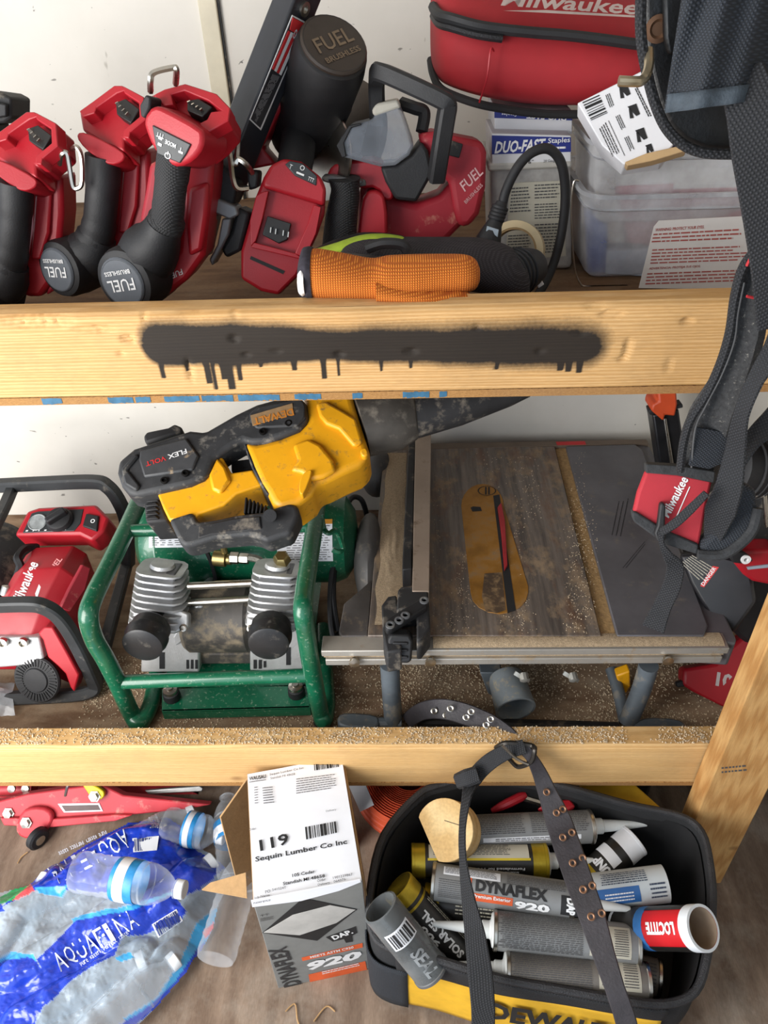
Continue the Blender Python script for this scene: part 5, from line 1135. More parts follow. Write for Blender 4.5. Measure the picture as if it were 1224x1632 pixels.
# ---------------- tools in the right corner
r = thing('coil_nailer', 'orange and black nailer standing against the wall under the harness', 'nailer', onZ(1080, 800, LB0))
f = facing(1062, 700, 1.30, 5)
pp('magazine', mat('mag_dark', '1b1b1e', .35, .3, var=.3, scale=30), r, f, [(1040, 662), (1082, 652), (1102, 790), (1060, 800)], -.05, 0, .004)
pp('magazine_rail', STEEL, r, f, [(1058, 668), (1062, 667), (1082, 790), (1076, 792)], 0, .006, .001)
pp('head', mat('nailer_orange', 'c2461c', .5, var=.15), r, f, [(1038, 655), (1040, 645), (1050, 640), (1048, 622), (1078, 620), (1080, 645), (1076, 664), (1060, 662), (1058, 672)], -.04, .012, .004)
pp('pin', BLK, r, f, [(1034, 654), (1088, 644), (1089, 650), (1036, 662)], -.02, .004, .002)
pp('body', BLK, r, f, [(1050, 790), (1110, 780), (1120, 900), (1060, 920)], -.1, 0, .01)
r = thing('cordless_driver', 'dark tool with ribbed black motor behind the red holster pouch', 'tool', onZ(1240, 900, LB0))
a, b = onY(1160, 742, 1.0), onY(1260, 750, 1.02); ax = b - a
MB().lathe([(.035, 0), (.048, .006), (.048, .03), (.050, .032), (.050, ax.length), (.04, ax.length + .01)], a, ax, 28).build('motor', BLK, r)
for i in range(5): MB().lathe([(.049, 0), (.0515, .001), (.0515, .003), (.049, .004)], V(a) + V((.0, 0, 0)) + ax * (.25 + .09 * i), ax, 28).build('rib', BLKD, r)
pp('body', BLKD, r, facing(1220, 810, .98, 10), [(1160, 780), (1270, 760), (1280, 880), (1200, 900), (1165, 850)], -.09, 0, .01)
pp('brace', STEEL, r, facing(1220, 800, .965, 10), [(1216, 776), (1222, 772), (1226, 840), (1220, 842)], -.004, .004, .001)
r = thing('nail_gun', 'black nail gun with a small warning label at the right end of the saw', 'nailer', onZ(1180, 1000, LB0))
f = Frame(onY(1130, 930, .93), (-.35, -.75, .55))
bd = pp('magazine', mat('gun_black', '17161a', .4, var=.3), r, f, [(1082, 884), (1130, 880), (1196, 896), (1206, 960), (1170, 1010), (1135, 990), (1100, 930)], -.06, 0, .006)
pr = Print(f, .0008); pr.plines([(1096, 926), (1080, 900), (1128, 880), (1140, 902)][:] and [(1084, 898), (1118, 930), (1142, 906), (1104, 884)], 7, seed=2, fill=.35, lo=.05, hi=.2); pr.build('fine_text', mat('print_bone', 'a09a8c', .7), bd)
pp('warning_strip', LRED, bd, f, [(1116, 934), (1122, 936), (1146, 904), (1136, 902)], .0, .001, 0)
pr = Print(f, .0016); pr.ptext('DANGER', (1122, 934), (1142, 906), 6, .02); pr.build('lettering', WHITE, bd)
hd = pp('handle', RED, r, facing(1195, 905, .90, 10), [(1160, 886), (1176, 878), (1240, 876), (1240, 936), (1200, 928), (1186, 918)], -.04, 0, .006)
pp('handle_stripe', mat('stripe_grey', '8d98a5', .4), hd, facing(1195, 905, .90, 10), [(1190, 904), (1240, 898), (1240, 903), (1192, 908)], 0, .002, 0)
lv = pp('pivot', BLK, r, facing(1180, 895, .89, 10), [(1162, 880), (1185, 882), (1202, 894), (1190, 900), (1168, 898)], -.01, .008, .003)
MB().lathe([(.0035, 0), (.0075, 0), (.0075, .003), (.0035, .003), (.003, 0)], onY(1188, 891, .880), (0, -1, .2), 16).build('pivot_ring', WHITE, lv)
pp('dark_body', BLK, r, facing(1190, 960, .96, 10), [(1150, 905), (1240, 925), (1240, 1010), (1200, 1040), (1160, 1000)], -.1, 0, .01)
r = thing('cordless_tool', 'red tool lying low behind the post, grey number on its side', 'tool', onZ(1150, 1120, LB0))
f = Frame(onY(1130, 1090, .90), (-.1, -.72, .68))
bd = pp('shell', RED, r, f, [(1090, 1066), (1140, 1058), (1166, 1030), (1200, 1000), (1240, 1050), (1200, 1140), (1150, 1128), (1104, 1104), (1088, 1092)], -.045, 0, .006)
pr = Print(f, .001); pr.ptext('10', (1140, 1093), (1166, 1098), 24, .04); pr.build('lettering', mat('print_light2', 'b9b0b0', .6), bd)
pp('foot', BLK, r, f, [(1078, 1088), (1090, 1084), (1092, 1094), (1080, 1096)], -.02, -.004, .002)
# ================================================================== FLOOR
def proj(p):
    d = V(p) - CAM; z = d.dot(_f); return (612 + FPX * d.dot(_r) / z, 816 - FPX * d.dot(_u) / z)
MB.ZMIN = .0004
# ---------------- trolley jack
r = thing('floor_jack', 'faded red trolley jack with a yellow lever under the lower shelf', 'jack', onZ(100, 1330, 0))
JR = mat('jack_red', 'b8303a', .5, var=.2, scale=16, dust=.12, dustc='c98a80')
f = facing(100, 1300, .79, 35)
pl = pp('side_plate', JR, r, f, [(-30, 1282), (0, 1277), (42, 1266), (105, 1257), (160, 1250), (196, 1268), (270, 1276), (336, 1283), (300, 1290), (203, 1300), (183, 1307), (82, 1316), (10, 1314), (5, 1303), (-30, 1304)], -.02, 0, .003)
pp('side_flange', JR, pl, f, [(0, 1304), (82, 1306), (183, 1299), (210, 1300), (183, 1309), (82, 1319), (6, 1316)], 0, .010, .002)
pp('far_plate', JR, r, facing(100, 1270, .86, 35), [(-30, 1262), (30, 1252), (130, 1246), (200, 1252), (300, 1262), (320, 1278), (180, 1278), (-30, 1290)], -.01, 0, .002)
pp('wheel_fork', JR, r, f, [(22, 1322), (33, 1294), (52, 1287), (76, 1290), (86, 1304), (74, 1326), (58, 1337), (34, 1338)], .0, .014, .005, 1)
wc = onZ(60, 1336, .022); MB().lathe([(.006, -.008), (.018, -.008), (.022, -.005), (.022, .005), (.018, .008), (.006, .008)], wc, (.85, -.5, .0), 24).build('caster', BLK, r)
MB().lathe([(.004, -.0095), (.010, -.0095), (.010, .0095), (.004, .0095)], wc, (.85, -.5, .0), 16).build('caster_hub', STEEL, r)
for u, v, h in ((42, 1311, .015), (14, 1296, .001), (151, 1269, .012)):
    MB().lathe([(.012, 0), (.012, .002), (.0085, .0022), (.0085, .008), (.0, .009)], f.P(u, v, h), f.n, 6).build('axle_nut', STEEL, r)
pp('lever', mat('lever_yellow', 'd9c21a', .45), r, f, [(122, 1240), (134, 1244), (164, 1259), (167, 1268), (160, 1276), (146, 1274), (136, 1258)], .002, .012, .004, 1)
pp('label', PAPER, pl, f, [(92, 1281), (158, 1280), (164, 1293), (102, 1295)], 0, .0012, 0)
pp('label_print', mat('print_brown', '5a4a48', .6), pl, f, [(98, 1284), (156, 1283), (160, 1291), (104, 1293)], .001, .0018, 0)
pp('handle_bar', mat('zinc_bar', '8c8c8a', .35, .8), r, facing(280, 1258, .84, 40), [(230, 1260), (318, 1252), (324, 1256), (322, 1262), (236, 1266)], -.006, .002, .002)
wire('pin_rod', STEEL, r, [(104, 1268, .785), (108, 1252, .79), (113, 1240, .80)], .003)
p = onY(20, 1262, .84); MB().tube([onY(-20, 1258, .85), onY(55, 1256, .85)], .014, 12).build('saddle_pivot', JR, r)
for u in (20, 42): MB().lathe([(.008, 0), (.008, .006), (.0, .008)], onY(u, 1256, .835), (0, -.8, .6), 8).build('pivot_bolt', STEEL, r)
r = thing('wood_offcut', 'short wooden offcut leaning under the shelf beside the carton', 'offcut', onZ(345, 1300, 0))
pp('offcut', PINE2, r, facing(350, 1275, .93, 20), [(332, 1240), (352, 1240), (346, 1300), (326, 1300)], -.03, 0, .001)

# ---------------- water bottles and their torn shrink-wrap
BOT = clear('bottle_plastic', 'e8eff6', .035, .05, 1.0, .1, .42)
CAPW = mat('cap_white', 'd6dade', .45, var=.05)
BLAB = mat('bottle_label_blue', '2a86c4', .4, var=.25, scale=60)
def bottle(a, b, lbl, rad=.032, cap=True, label=True, grp='water bottles'):
    a, b = V(a), V(b); ax = (b - a); L = ax.length; r = thing('water_bottle', lbl, 'bottle', a, grp)
    prof = [(.004, .004), (.018, .0), (rad * .92, .003), (rad, .012)]
    n = 7
    for i in range(n):
        t = .02 + (L * .62) * i / n; prof += [(rad, t), (rad * .955, t + L * .62 / n * .5)]
    prof += [(rad, L * .66), (rad * .97, L * .72), (rad * .78, L * .81), (rad * .52, L * .88), (.0125, L * .905), (.0125, L * .93), (.016, L * .932), (.016, L * .94), (.012, L * .942), (.012, L * .96)]
    MB().lathe(prof, a, ax, 28).build('bottle', BOT, r, ang=50)
    if label: MB().lathe([(rad + .0006, L * .40), (rad + .0012, L * .41), (rad + .0012, L * .60), (rad + .0006, L * .61)], a, ax, 28, caps=False).build('label', BLAB, r)
    if label: MB().lathe([(rad + .0016, L * .44), (rad + .0018, L * .50), (rad + .0016, L * .535)], a, ax, 28, caps=False).build('label_band', PAPER, r)
    if cap: MB().lathe([(.0148, 0), (.0155, .001), (.0155, .013), (.0140, .0145), (.0, .0145)], a + ax * .945, ax, 24).build('cap', CAPW, r)
    return r
FOOT = [(-140, 1420), (-60, 1420), (0, 1412), (50, 1400), (80, 1372), (130, 1338), (200, 1302), (262, 1296), (300, 1322), (340, 1362), (368, 1388), (346, 1436), (336, 1476), (296, 1548), (244, 1606), (196, 1650), (150, 1720), (-140, 1720)]
FW = [onZ(u, v, .03).to_2d() for u, v in FOOT]
def inside(p, poly):
    c = False; n = len(poly)
    for i in range(n):
        a, b = poly[i], poly[i - 1]
        if (a[1] > p[1]) != (b[1] > p[1]) and p[0] < (b[0] - a[0]) * (p[1] - a[1]) / (b[1] - a[1]) + a[0]: c = not c
    return c
def edist(p, poly):
    m = 9
    for i in range(len(poly)):
        a, b = V(poly[i]), V(poly[i - 1]); d = b - a; t = max(0, min(1, (p - a).dot(d) / d.dot(d))); m = min(m, (p - a - d * t).length)
    return m
UNDER = [((30, 1560), (165, 1478)), ((36, 1640), (200, 1545)), ((110, 1690), (205, 1600)), ((190, 1500), (300, 1405)), ((-30, 1500), (110, 1420)), ((150, 1380), (268, 1316)), ((-40, 1580), (30, 1470))]
UW = [(onZ(*a, .034), onZ(*a, .034) + (onZ(*b, .034) - onZ(*a, .034)).normalized() * .195) for a, b in UNDER]
def film_h(x, y):
    p = V((x, y)); e = edist(p, FW); e = e if inside(p, FW) else 0
    s = min(1, e / .055); s = s * s * (3 - 2 * s); h = .010 + .045 * s
    bump = 0
    for a, b in UW:
        A, B = a.to_2d(), b.to_2d(); d = B - A; t = max(0, min(1, (p - A).dot(d) / d.dot(d))); q = (p - A - d * t).length
        rr = .036
        if q < .075: bump = max(bump, (.036 + rr) * math.exp(-(q / .040) ** 4) )
    h = max(h, (bump + .002) * (.35 + .65 * s))
    h += s * (.010 * mnoise.noise(V((x * 14, y * 14, 1))) + .005 * mnoise.noise(V((x * 42, y * 42, 4))) + .0022 * abs(mnoise.noise(V((x * 110, y * 110, 7)))))
    return max(h, .004)
c5 = lambda L: [(x / 3.06, 1140 + yv / 3.06) for x, yv in L]
BLUE, CYAN, CLR, GRNc, REDc = (.012, .045, .45, .93), (.04, .38, .75, .80), (.62, .78, .94, .30), (.02, .36, .12, .92), (.75, .10, .12, .9)
REG = [(c5([(0, 940), (130, 830), (240, 690), (450, 540), (600, 470), (740, 430), (890, 435), (905, 560), (960, 660), (1110, 730), (1040, 800), (980, 850), (900, 880), (850, 870), (650, 950), (640, 880), (330, 850), (180, 850)]), BLUE),
       (c5([(170, 840), (330, 830), (310, 880), (250, 880), (190, 868)]), CYAN),
       (c5([(350, 990), (480, 955), (640, 925), (840, 860), (870, 900), (600, 985), (420, 1010), (370, 1060)]), CYAN),
       (c5([(180, 1190), (370, 1000), (480, 980), (640, 950), (850, 870), (905, 960), (880, 1010), (690, 1075), (600, 1075), (560, 1170), (430, 1235), (330, 1310), (255, 1395), (215, 1260)]), BLUE),
       (c5([(0, 1180), (60, 1150), (160, 1170), (200, 1230), (160, 1200), (0, 1215)]), CYAN),
       (c5([(0, 1200), (130, 1180), (180, 1200), (225, 1270), (260, 1390), (210, 1420), (180, 1480), (185, 1700), (-200, 1700), (-200, 1200)]), BLUE),
       (c5([(-400, 900), (0, 905), (20, 960), (-400, 1000)]), BLUE),
       (c5([(560, 1180), (640, 1150), (655, 1180), (590, 1200)]), CYAN),
       (c5([(600, 1480), (760, 1380), (880, 1200), (960, 1010), (1130, 880), (1080, 1000), (970, 1180), (850, 1330), (690, 1450), (620, 1520)]), CYAN),
       (c5([(560, 1520), (700, 1440), (860, 1290), (960, 1140), (1000, 1100), (1000, 1180), (900, 1320), (700, 1480), (600, 1560)]), BLUE),
       (c5([(50, 790), (90, 772), (150, 770), (160, 800), (130, 850), (60, 900), (0, 920), (0, 885), (60, 850)]), GRNc), (c5([(60, 900), (150, 822), (170, 856), (90, 900)]), REDc),
       (c5([(985, 1060), (1045, 1005), (1052, 1030), (1000, 1090)]), REDc)]
FILM = bpy.data.materials.new('shrink_wrap'); FILM.use_nodes = True; N = NT(FILM); b = N.n['Principled BSDF']
atn = N.new('ShaderNodeAttribute', attribute_name='print'); N.link(atn.outputs['Color'], b.inputs['Base Color'])
fr_ = N.new('ShaderNodeLayerWeight'); fr_.inputs[0].default_value = .3
N.link(N.math('MINIMUM', N.math('ADD', atn.outputs['Alpha'], N.math('MULTIPLY', fr_.outputs[1], .3)), 1.0), b.inputs['Alpha'])
b.inputs['Roughness'].default_value = .16; b.inputs['Specular IOR Level'].default_value = .7
bp = N.new('ShaderNodeBump'); bp.inputs['Strength'].default_value = .45; bp.inputs['Distance'].default_value = .004
N.link(N.noise(38, 6, .6, N.coord((1, 1.6, 1), (0, 0, .6))), bp.inputs['Height']); N.link(bp.outputs[0], b.inputs['Normal'])
r = thing('shrink_wrap', 'torn blue printed shrink-wrap lying over water bottles on the floor', 'shrink wrap', onZ(160, 1500, 0))
NU, NV = 230, 200; vs = []; cs = []; ok = []
for j in range(NV):
    for i in range(NU):
        q = onZ(lerp(-110, 375, i / (NU - 1)), lerp(1288, 1700, j / (NV - 1)), .03); z = film_h(q.x, q.y); p = V((q.x, q.y, z)); vs.append(p)
        ok.append(inside((q.x, q.y), FW)); u, v = proj(p); wob = 3 * mnoise.noise(V((u * .05, v * .05, 0))); c = CLR
        for poly, cc in REG:
            if inside((u + wob, v - wob), poly): c = cc
        cs.append(c)
fs = [(j * NU + i, j * NU + i + 1, (j + 1) * NU + i + 1, (j + 1) * NU + i) for j in range(NV - 1) for i in range(NU - 1)]
fs = [q for q in fs if all(ok[k] for k in q)]
me = bpy.data.meshes.new('film'); me.from_pydata([tuple(p - r.location) for p in vs], [], fs)
A = me.attributes.new('print', 'FLOAT_COLOR', 'POINT'); A.data.foreach_set('color', [x for c in cs for x in c])
bm = bmesh.new(); bm.from_mesh(me); bmesh.ops.delete(bm, geom=[v for v in bm.verts if not v.link_faces], context='VERTS'); bm.to_mesh(me); bm.free()
for p in me.polygons: p.use_smooth = True
me.materials.append(FILM); fo = bpy.data.objects.new('film', me); COL.objects.link(fo); fo.parent = r
def onfilm(u, v, up=.0015):
    z = .06
    for _ in range(8): p = onZ(u, v, z); z = lerp(z, film_h(p.x, p.y) + up, .7)
    return onZ(u, v, z)
pr = Print(mapf=lambda a, b: onfilm(a, b))
def ft_(pr, s, a, b, h, bold=0.0, shear=0.0):
    d = V(b) - V(a); pr.text(s, a, b, h, bold, shear, up=(d.y, -d.x))
ft_(pr, 'AQUAFINA', (196, 1322), (76, 1384), -0.1, 0) if False else None
def wrapped(s, a, b, h, flip=False, bold=0.0):
    for i, ch in enumerate(s):
        if ch == ' ': continue
        n = len(s); p = V(a).lerp(V(b), i / n); q = V(a).lerp(V(b), (i + (.42 if ch in 'I,' else .82)) / n); ft_(pr, ch, tuple(p), tuple(q), h, bold)
wrapped('AQUAFINA', (197, 1321), (72, 1386), 30)
wrapped('pure water, perfect taste', (168, 1323), (92, 1358), 6)
wrapped('AQUAFINA', (97, 1549), (226, 1473), 31)
wrapped('pure water, perfect taste', (130, 1540), (206, 1488), 6)
wrapped('Drinking', (258, 1302), (236, 1302), 8); wrapped('Water', (256, 1312), (238, 1312), 8)
pr.build('lettering', mat('film_white', 'd5dcea', .5), r)
for k, q in enumerate((c5([(645, 600), (775, 588), (765, 658), (650, 668)]), c5([(740, 1020), (860, 945), (892, 1002), (772, 1086)]))):
    pr = Print(mapf=lambda a, b: onfilm(a, b, .002)); pr.quad(q); pl = pr.build('barcode_patch', PAPER, r)
    pr = Print(mapf=lambda a, b: onfilm(a, b, .0032)); pr.bars([tuple(V(q[0]).lerp(V(q[2]), .06)), tuple(V(q[1]).lerp(V(q[3]), .06)), tuple(V(q[2]).lerp(V(q[0]), .06)), tuple(V(q[3]).lerp(V(q[1]), .06))], 24, k + 4); pr.build('barcode_stripe', mat('bar_blue', '26346a', .6), pl)
for k, (a, b) in enumerate(UW):
    d = (b - a).normalized() * .195
    bottle(a, a + d, ('clear bottle under the wrap below the lower blue lettering', 'clear bottle under the wrap nearest the lower frame edge', 'clear bottle under the wrap at the bottom edge of the picture', 'clear bottle under the wrap between the barcode patches', 'clear bottle under the clear part of the wrap by the left edge', 'clear bottle under the wrap below the jack', 'clear bottle under the dark blue corner of the wrap at the left')[k], label=False, cap=True, grp='water bottles under the wrap')
zb = .118
a, b = onZ(120, 1388, zb), onZ(292, 1418, zb + .004)
bottle(a, b, 'clear water bottle with white cap lying on top of the blue shrink-wrap', .034)
a, b = onZ(342, 1532, .034), onZ(370, 1440, .034)
bottle(a, a + (b - a).normalized() * .2, 'empty clear bottle on the floor between the wrap and the carton', .034, cap=False, label=False)
bottle(onZ(262, 1312, .05), onZ(352, 1332, .045), 'clear bottle with white cap behind the torn end of the wrap', .032)
bottle(onZ(372, 1400, .035), onZ(340, 1372, .035) + V((.0, .14, 0)), 'clear bottle tucked between the wrap and the carton flaps', .03, cap=False)

# ---------------- caulk carton
CX, CY, CYW, CW_, CD_, CH_ = -.2306, .4978, .2036, .158, .2115, .3055
cX = V((math.cos(CYW), math.sin(CYW), 0)); cY = V((-math.sin(CYW), math.cos(CYW), 0)); cZ = V((0, 0, 1)); cO = V((CX, CY, .001))
r = thing('caulk_carton', 'open cardboard carton of caulk with white shipping label on top, numbered 119', 'carton', cO + cX * CW_ / 2 + cY * CD_ / 2)
KRAFT = mat('kraft_board', 'a8865c', .85, var=.12, scale=60, bump=.2)
CGREY = mat('carton_grey_print', '777876', .65, var=.08, scale=40)
def slab(nm, m, c, s): return MB().box(cO + cX * c[0] + cY * c[1] + cZ * c[2], s, (cX, cY, cZ)).build(nm, m, r, bev=.001)
t = .004
fp = slab('front_panel', CGREY, (CW_ / 2, t / 2, CH_ / 2), (CW_, t, CH_)); slab('back_panel', KRAFT, (CW_ / 2, CD_ - t / 2, CH_ / 2), (CW_, t, CH_))
slab('bottom_panel', KRAFT, (CW_ / 2, CD_ / 2, t / 2), (CW_, CD_ - 2 * t, t)); tpn = slab('top_panel', KRAFT, (CW_ / 2, CD_ / 2, CH_ - t / 2), (CW_, CD_ - 2 * t, t))
fT = Frame(cO + cZ * CH_, cZ, cX); fF = Frame(cO, -cY, cX)
LABP = mat('shipping_label', 'e4e6ec', .6, var=.04, scale=12)
lb1 = MB().grid(lambda a, b: fT.W(lerp(.001, CW_ - .001, a), lerp(.0, CD_ - .002, b), .0012 + .0016 * abs(mnoise.noise(V((a * 3, b * 5, 1))))), 14, 18).build('shipping_label', LABP, tpn)
pp('label_fold', LABP, fp, fF, [(400, 1436), (574, 1402), (575, 1406), (540, 1420), (480, 1436), (402, 1446)], .0, .0014, 0)
pr = Print(fT, .0038)
pr.ptext('119', (415, 1357), (461, 1345), 20, .02); pr.ptext('Sequin Lumber Co Inc', (407, 1376), (554, 1347), 11, .02)
pr.ptext('105 Cedar', (466, 1398), (502, 1391), 5.5, .02); pr.ptext('Standish MI 48658', (451, 1411), (518, 1398), 5.5, .02)
pr.ptext('PO', (423, 1424), (431, 1422), 5); pr.ptext('Job Name', (405, 1434), (430, 1429), 5); pr.ptext('Reference', (404, 1441), (431, 1436), 5); pr.ptext('Order', (506, 1406), (519, 1403), 4.5); pr.ptext('Delivery', (507, 1413), (526, 1409), 4.5)
pr.ptext('WAUSAU', (397, 1244), (424, 1240), 7, .03); pr.prect((397, 1247), (424, 1243), 1)
pr.pbars([(488, 1338), (537, 1327), (535, 1309), (486, 1318)], 22, 5); pr.pbars([(501, 1228), (540, 1222), (538, 1207), (500, 1213)], 22, 8)
pr.build('lettering', INK, lb1)
pr = Print(fT, .0038); pr.ptext('Sequin Lumber Co Inc', (430, 1237), (484, 1226), 5, .01); pr.ptext('Standish MI 48658', (431, 1242), (470, 1235), 4)
pr.plines([(472, 1266), (538, 1256), (536, 1232), (472, 1240)], 7, seed=2, fill=.3, lo=.04, hi=.12); pr.plines([(420, 1282), (438, 1280), (436, 1252), (418, 1254)], 7, seed=3, fill=.3, lo=.2, hi=.6); pr.plines([(406, 1282), (412, 1281), (411, 1252), (405, 1253)], 7, seed=9, fill=.25, lo=.4, hi=.8)
pr.ptext('541524T', (434, 1420), (456, 1416), 4); pr.ptext('1901239867', (531, 1401), (562, 1395), 4); pr.ptext('064376', (532, 1407), (551, 1403), 4); pr.ptext('Order', (397, 1324), (408, 1322), 4); pr.ptext('Delivery', (520, 1295), (536, 1292), 4)
pr.build('fine_text', DGREY, lb1)
c6 = lambda L: [(300 + x / 3.6, 1180 + yv / 3.6) for x, yv in L]
def fq(L, m, h, nm): return pp(nm, m, fp, fF, c6(L), h - .0003, h, 0)
fq([(425, 1105), (660, 905), (970, 970), (740, 1150)], INK, .0008, 'diamond')
fq([(432, 1103), (600, 1002), (815, 946), (960, 972), (850, 1048), (640, 1118)], mat('print_pale_grey', 'b2b0ac', .65), .0012, 'diamond_face')
fq([(790, 1130), (962, 1068), (970, 1105), (940, 1122), (945, 1155), (905, 1162), (893, 1140), (830, 1155)], INK, .0008, 'logo_plate')
fq([(650, 1248), (1000, 1164), (1001, 1188), (656, 1266)], mat('print_orange_red', 'd0582a', .6), .0008, 'orange_band')
fq([(690, 1345), (1016, 1268), (1026, 1318), (700, 1396)], MATS['print_orange_red'], .0008, 'orange_band')
pr = Print(fF, .0012); g6 = lambda x, yv: (300 + x / 3.6, 1180 + yv / 3.6)
pr.ptext('DYNAFLEX', g6(650, 1398), g6(562, 1180), 12.5, .03, 0); pr.ptext('↑↑', g6(415, 1015), g6(460, 1005), 8); pr.plines([g6(415, 1042), g6(492, 1026), g6(490, 1008), g6(413, 1022)], 3, seed=4, fill=.3, lo=.1, hi=.3)
pr.build('lettering', mat('print_ink_grey', '2f2f31', .65), fp)
pr = Print(fF, .0014); pr.ptext('920', g6(690, 1322), g6(1000, 1250), 31, .05, .15); pr.ptext('MEETS ASTM C920', g6(702, 1251), g6(950, 1192), 8, .02); pr.ptext('DAP.', g6(838, 1146), g6(950, 1106), 16, .04); pr.plines([g6(770, 1345), g6(995, 1292), g6(990, 1272), g6(766, 1325)], 2, seed=7, fill=.4, lo=.05, hi=.15); pr.build('lettering', WHITE, fp)
def flap(nm, corners): # corners in box coords
    P = [cO + cX * a + cY * b_ + cZ * c for a, b_, c in corners]; n = (P[1] - P[0]).cross(P[3] - P[0]).normalized() * .003
    return MB().rings([P, [p + n for p in P]]).build(nm, KRAFT, r, bev=.0006)
flap('flap', [(0, CD_ - .003, CH_ - .01), (0, CD_ - .003, .01), (-.055, CD_ - .05, .02), (-.05, CD_ - .045, CH_ - .04)])
flap('flap', [(0, .004, CH_ - .03), (0, .004, .10), (-.075, -.005, .12), (-.08, -.004, CH_ - .06)]) if False else None
P = [onZ(u, v, z) for u, v, z in ((392, 1392, .255), (394, 1432, .255), (372, 1428, .245), (322, 1419, .235), (336, 1408, .238))]
MB().rings([P, [p + V((0, 0, .003)) for p in P]]).build('flap', KRAFT, r)
flap('flap', [(CW_, CD_ - .01, CH_ - .004), (CW_, .012, CH_ - .004), (CW_ + .006, .02, CH_ - .16), (CW_ + .006, CD_ - .02, CH_ - .15)])

# ---------------- orange strap roll and its tag
r = thing('strap_roll', 'roll of ribbed orange webbing on the floor behind the carton', 'webbing roll', onZ(640, 1290, 0))
ORG = mat('webbing_orange', 'c9512f', .6, var=.15, scale=30)
c = onZ(650, 1262, .0); prof = []
for i in range(16): rr = .034 + i * .0042; prof += [(rr, .085 - abs(i - 8) * .001), (rr + .003, .089 - abs(i - 8) * .001)]
prof += [(.103, .07), (.104, .0)]
MB().lathe([(.034, 0)] + prof, c, (.05, -.1, 1), 48, caps=False).build('webbing', ORG, r, ang=15)
for i in range(3): MB().lathe([(.104, 0), (.107, .002), (.107, .012), (.104, .014)], c + V((0, 0, .01 + .022 * i)), (.05, -.1, 1), 48, caps=False).build('outer_turn', ORG, r)
r = thing('paper_tag', 'small white paper tag in front of the orange webbing roll', 'paper tag', onZ(575, 1295, 0))
pp('tag', PAPER, r, Frame(onZ(575, 1272, .10), (-.1, -.5, .86)), [(552, 1244), (580, 1244), (596, 1283), (574, 1294)], -.001, 0, 0)

# ---------------- open tool bag
RIM = [(700, 1252, .25), (760, 1241, .252), (830, 1242, .252), (900, 1254, .25), (1000, 1282, .245), (1082, 1300, .245), (1118, 1326, .245), (1132, 1380, .24), (1136, 1440, .235), (1128, 1520, .22), (1108, 1580, .205), (1060, 1600, .20), (987, 1593, .20), (900, 1578, .20), (796, 1559, .20), (699, 1530, .20), (622, 1511, .205), (592, 1480, .21), (591, 1412, .225), (612, 1330, .24), (665, 1268, .248)]
RW = spline([onZ(*q) for q in RIM], 4, True)
r = thing('tool_tote', 'open black and yellow soft tool bag full of caulk tubes', 'tool bag', onZ(860, 1480, 0))
cen = sum(RW, V((0, 0, 0))) / len(RW)
def ringat(k, z): return [V((lerp(cen.x, p.x, k), lerp(cen.y, p.y, k) , z(p) if callable(z) else z)) for p in RW]
BAGB = weave('tote_black', '1e1f22', .8, 170, .5)
walls = [ringat(.97, .012), ringat(1.0, .05), ringat(1.015, .12), ringat(1.0, lambda p: p.z)]
MB().rings(walls, cap0=True, cap1=False).build('bag_wall', BAGB, r, solid=.006, ang=60)
MB().tube(RW, .0062, 10, closed=True).build('zipper_rim', mat('zip_rim', '222225', .6, var=.3, scale=60, bump=.7, bscale=500), r)
inner = [[lerp_ for lerp_ in [V((lerp(cen.x, p.x, .965), lerp(cen.y, p.y, .965), p.z - .012)) for p in RW]], ringat(.9, .07), ringat(.5, .055)]
MB().rings(inner, cap0=False, cap1=True).build('lining', mat('lining_black', '131315', .75, var=.3, scale=15), r, ang=70)
# yellow front panel
i0 = 44; fpt = RW[i0:64]
def front(a, b):
    i = a * (len(fpt) - 1); j = min(int(i), len(fpt) - 2); p = fpt[j].lerp(fpt[j + 1], i - j)
    top = .155 + .012 * math.sin(a * 3); z = lerp(top, .02, b); k = 1.02 + .012 * math.sin(math.pi * b)
    return V((lerp(cen.x, p.x, k), lerp(cen.y, p.y, k) - .002, z))
YF = mat('bag_yellow', 'd8a72a', .6, var=.12, scale=30)
MB().grid(front, 40, 12).build('front_panel', YF, r, ang=80, solid=.002)
def band(a, b):
    i = a * (len(fpt) - 1); j = min(int(i), len(fpt) - 2); p = fpt[j].lerp(fpt[j + 1], i - j); k = 1.026 + .006 * math.sin(math.pi * b)
    return V((lerp(cen.x, p.x, k), lerp(cen.y, p.y, k) - .003, lerp(p.z - .004, .158 + .008 * math.sin(a * 5), b)))
MB().grid(band, 40, 5).build('rim_band', NYL, r, ang=80, solid=.003)
def corner(a, b):
    q = RW[62:72]; i = a * (len(q) - 1); j = min(int(i), len(q) - 2); p = q[j].lerp(q[j + 1], i - j); k = 1.035
    return V((lerp(cen.x, p.x, k), lerp(cen.y, p.y, k) - .003, lerp(.15 - .0 * a, .015, b)))
MB().grid(corner, 16, 8).build('corner_patch', NYLB, r, ang=80, solid=.003)
def fmap(s, t): return front(s, t) + V((0, -.005, 0))
pr = Print(mapf=fmap); pr.text('DEWALT', (.655, .62), (.24, .62), .42, .04, up=(0, -1)); pr.build('lettering', INK, r)

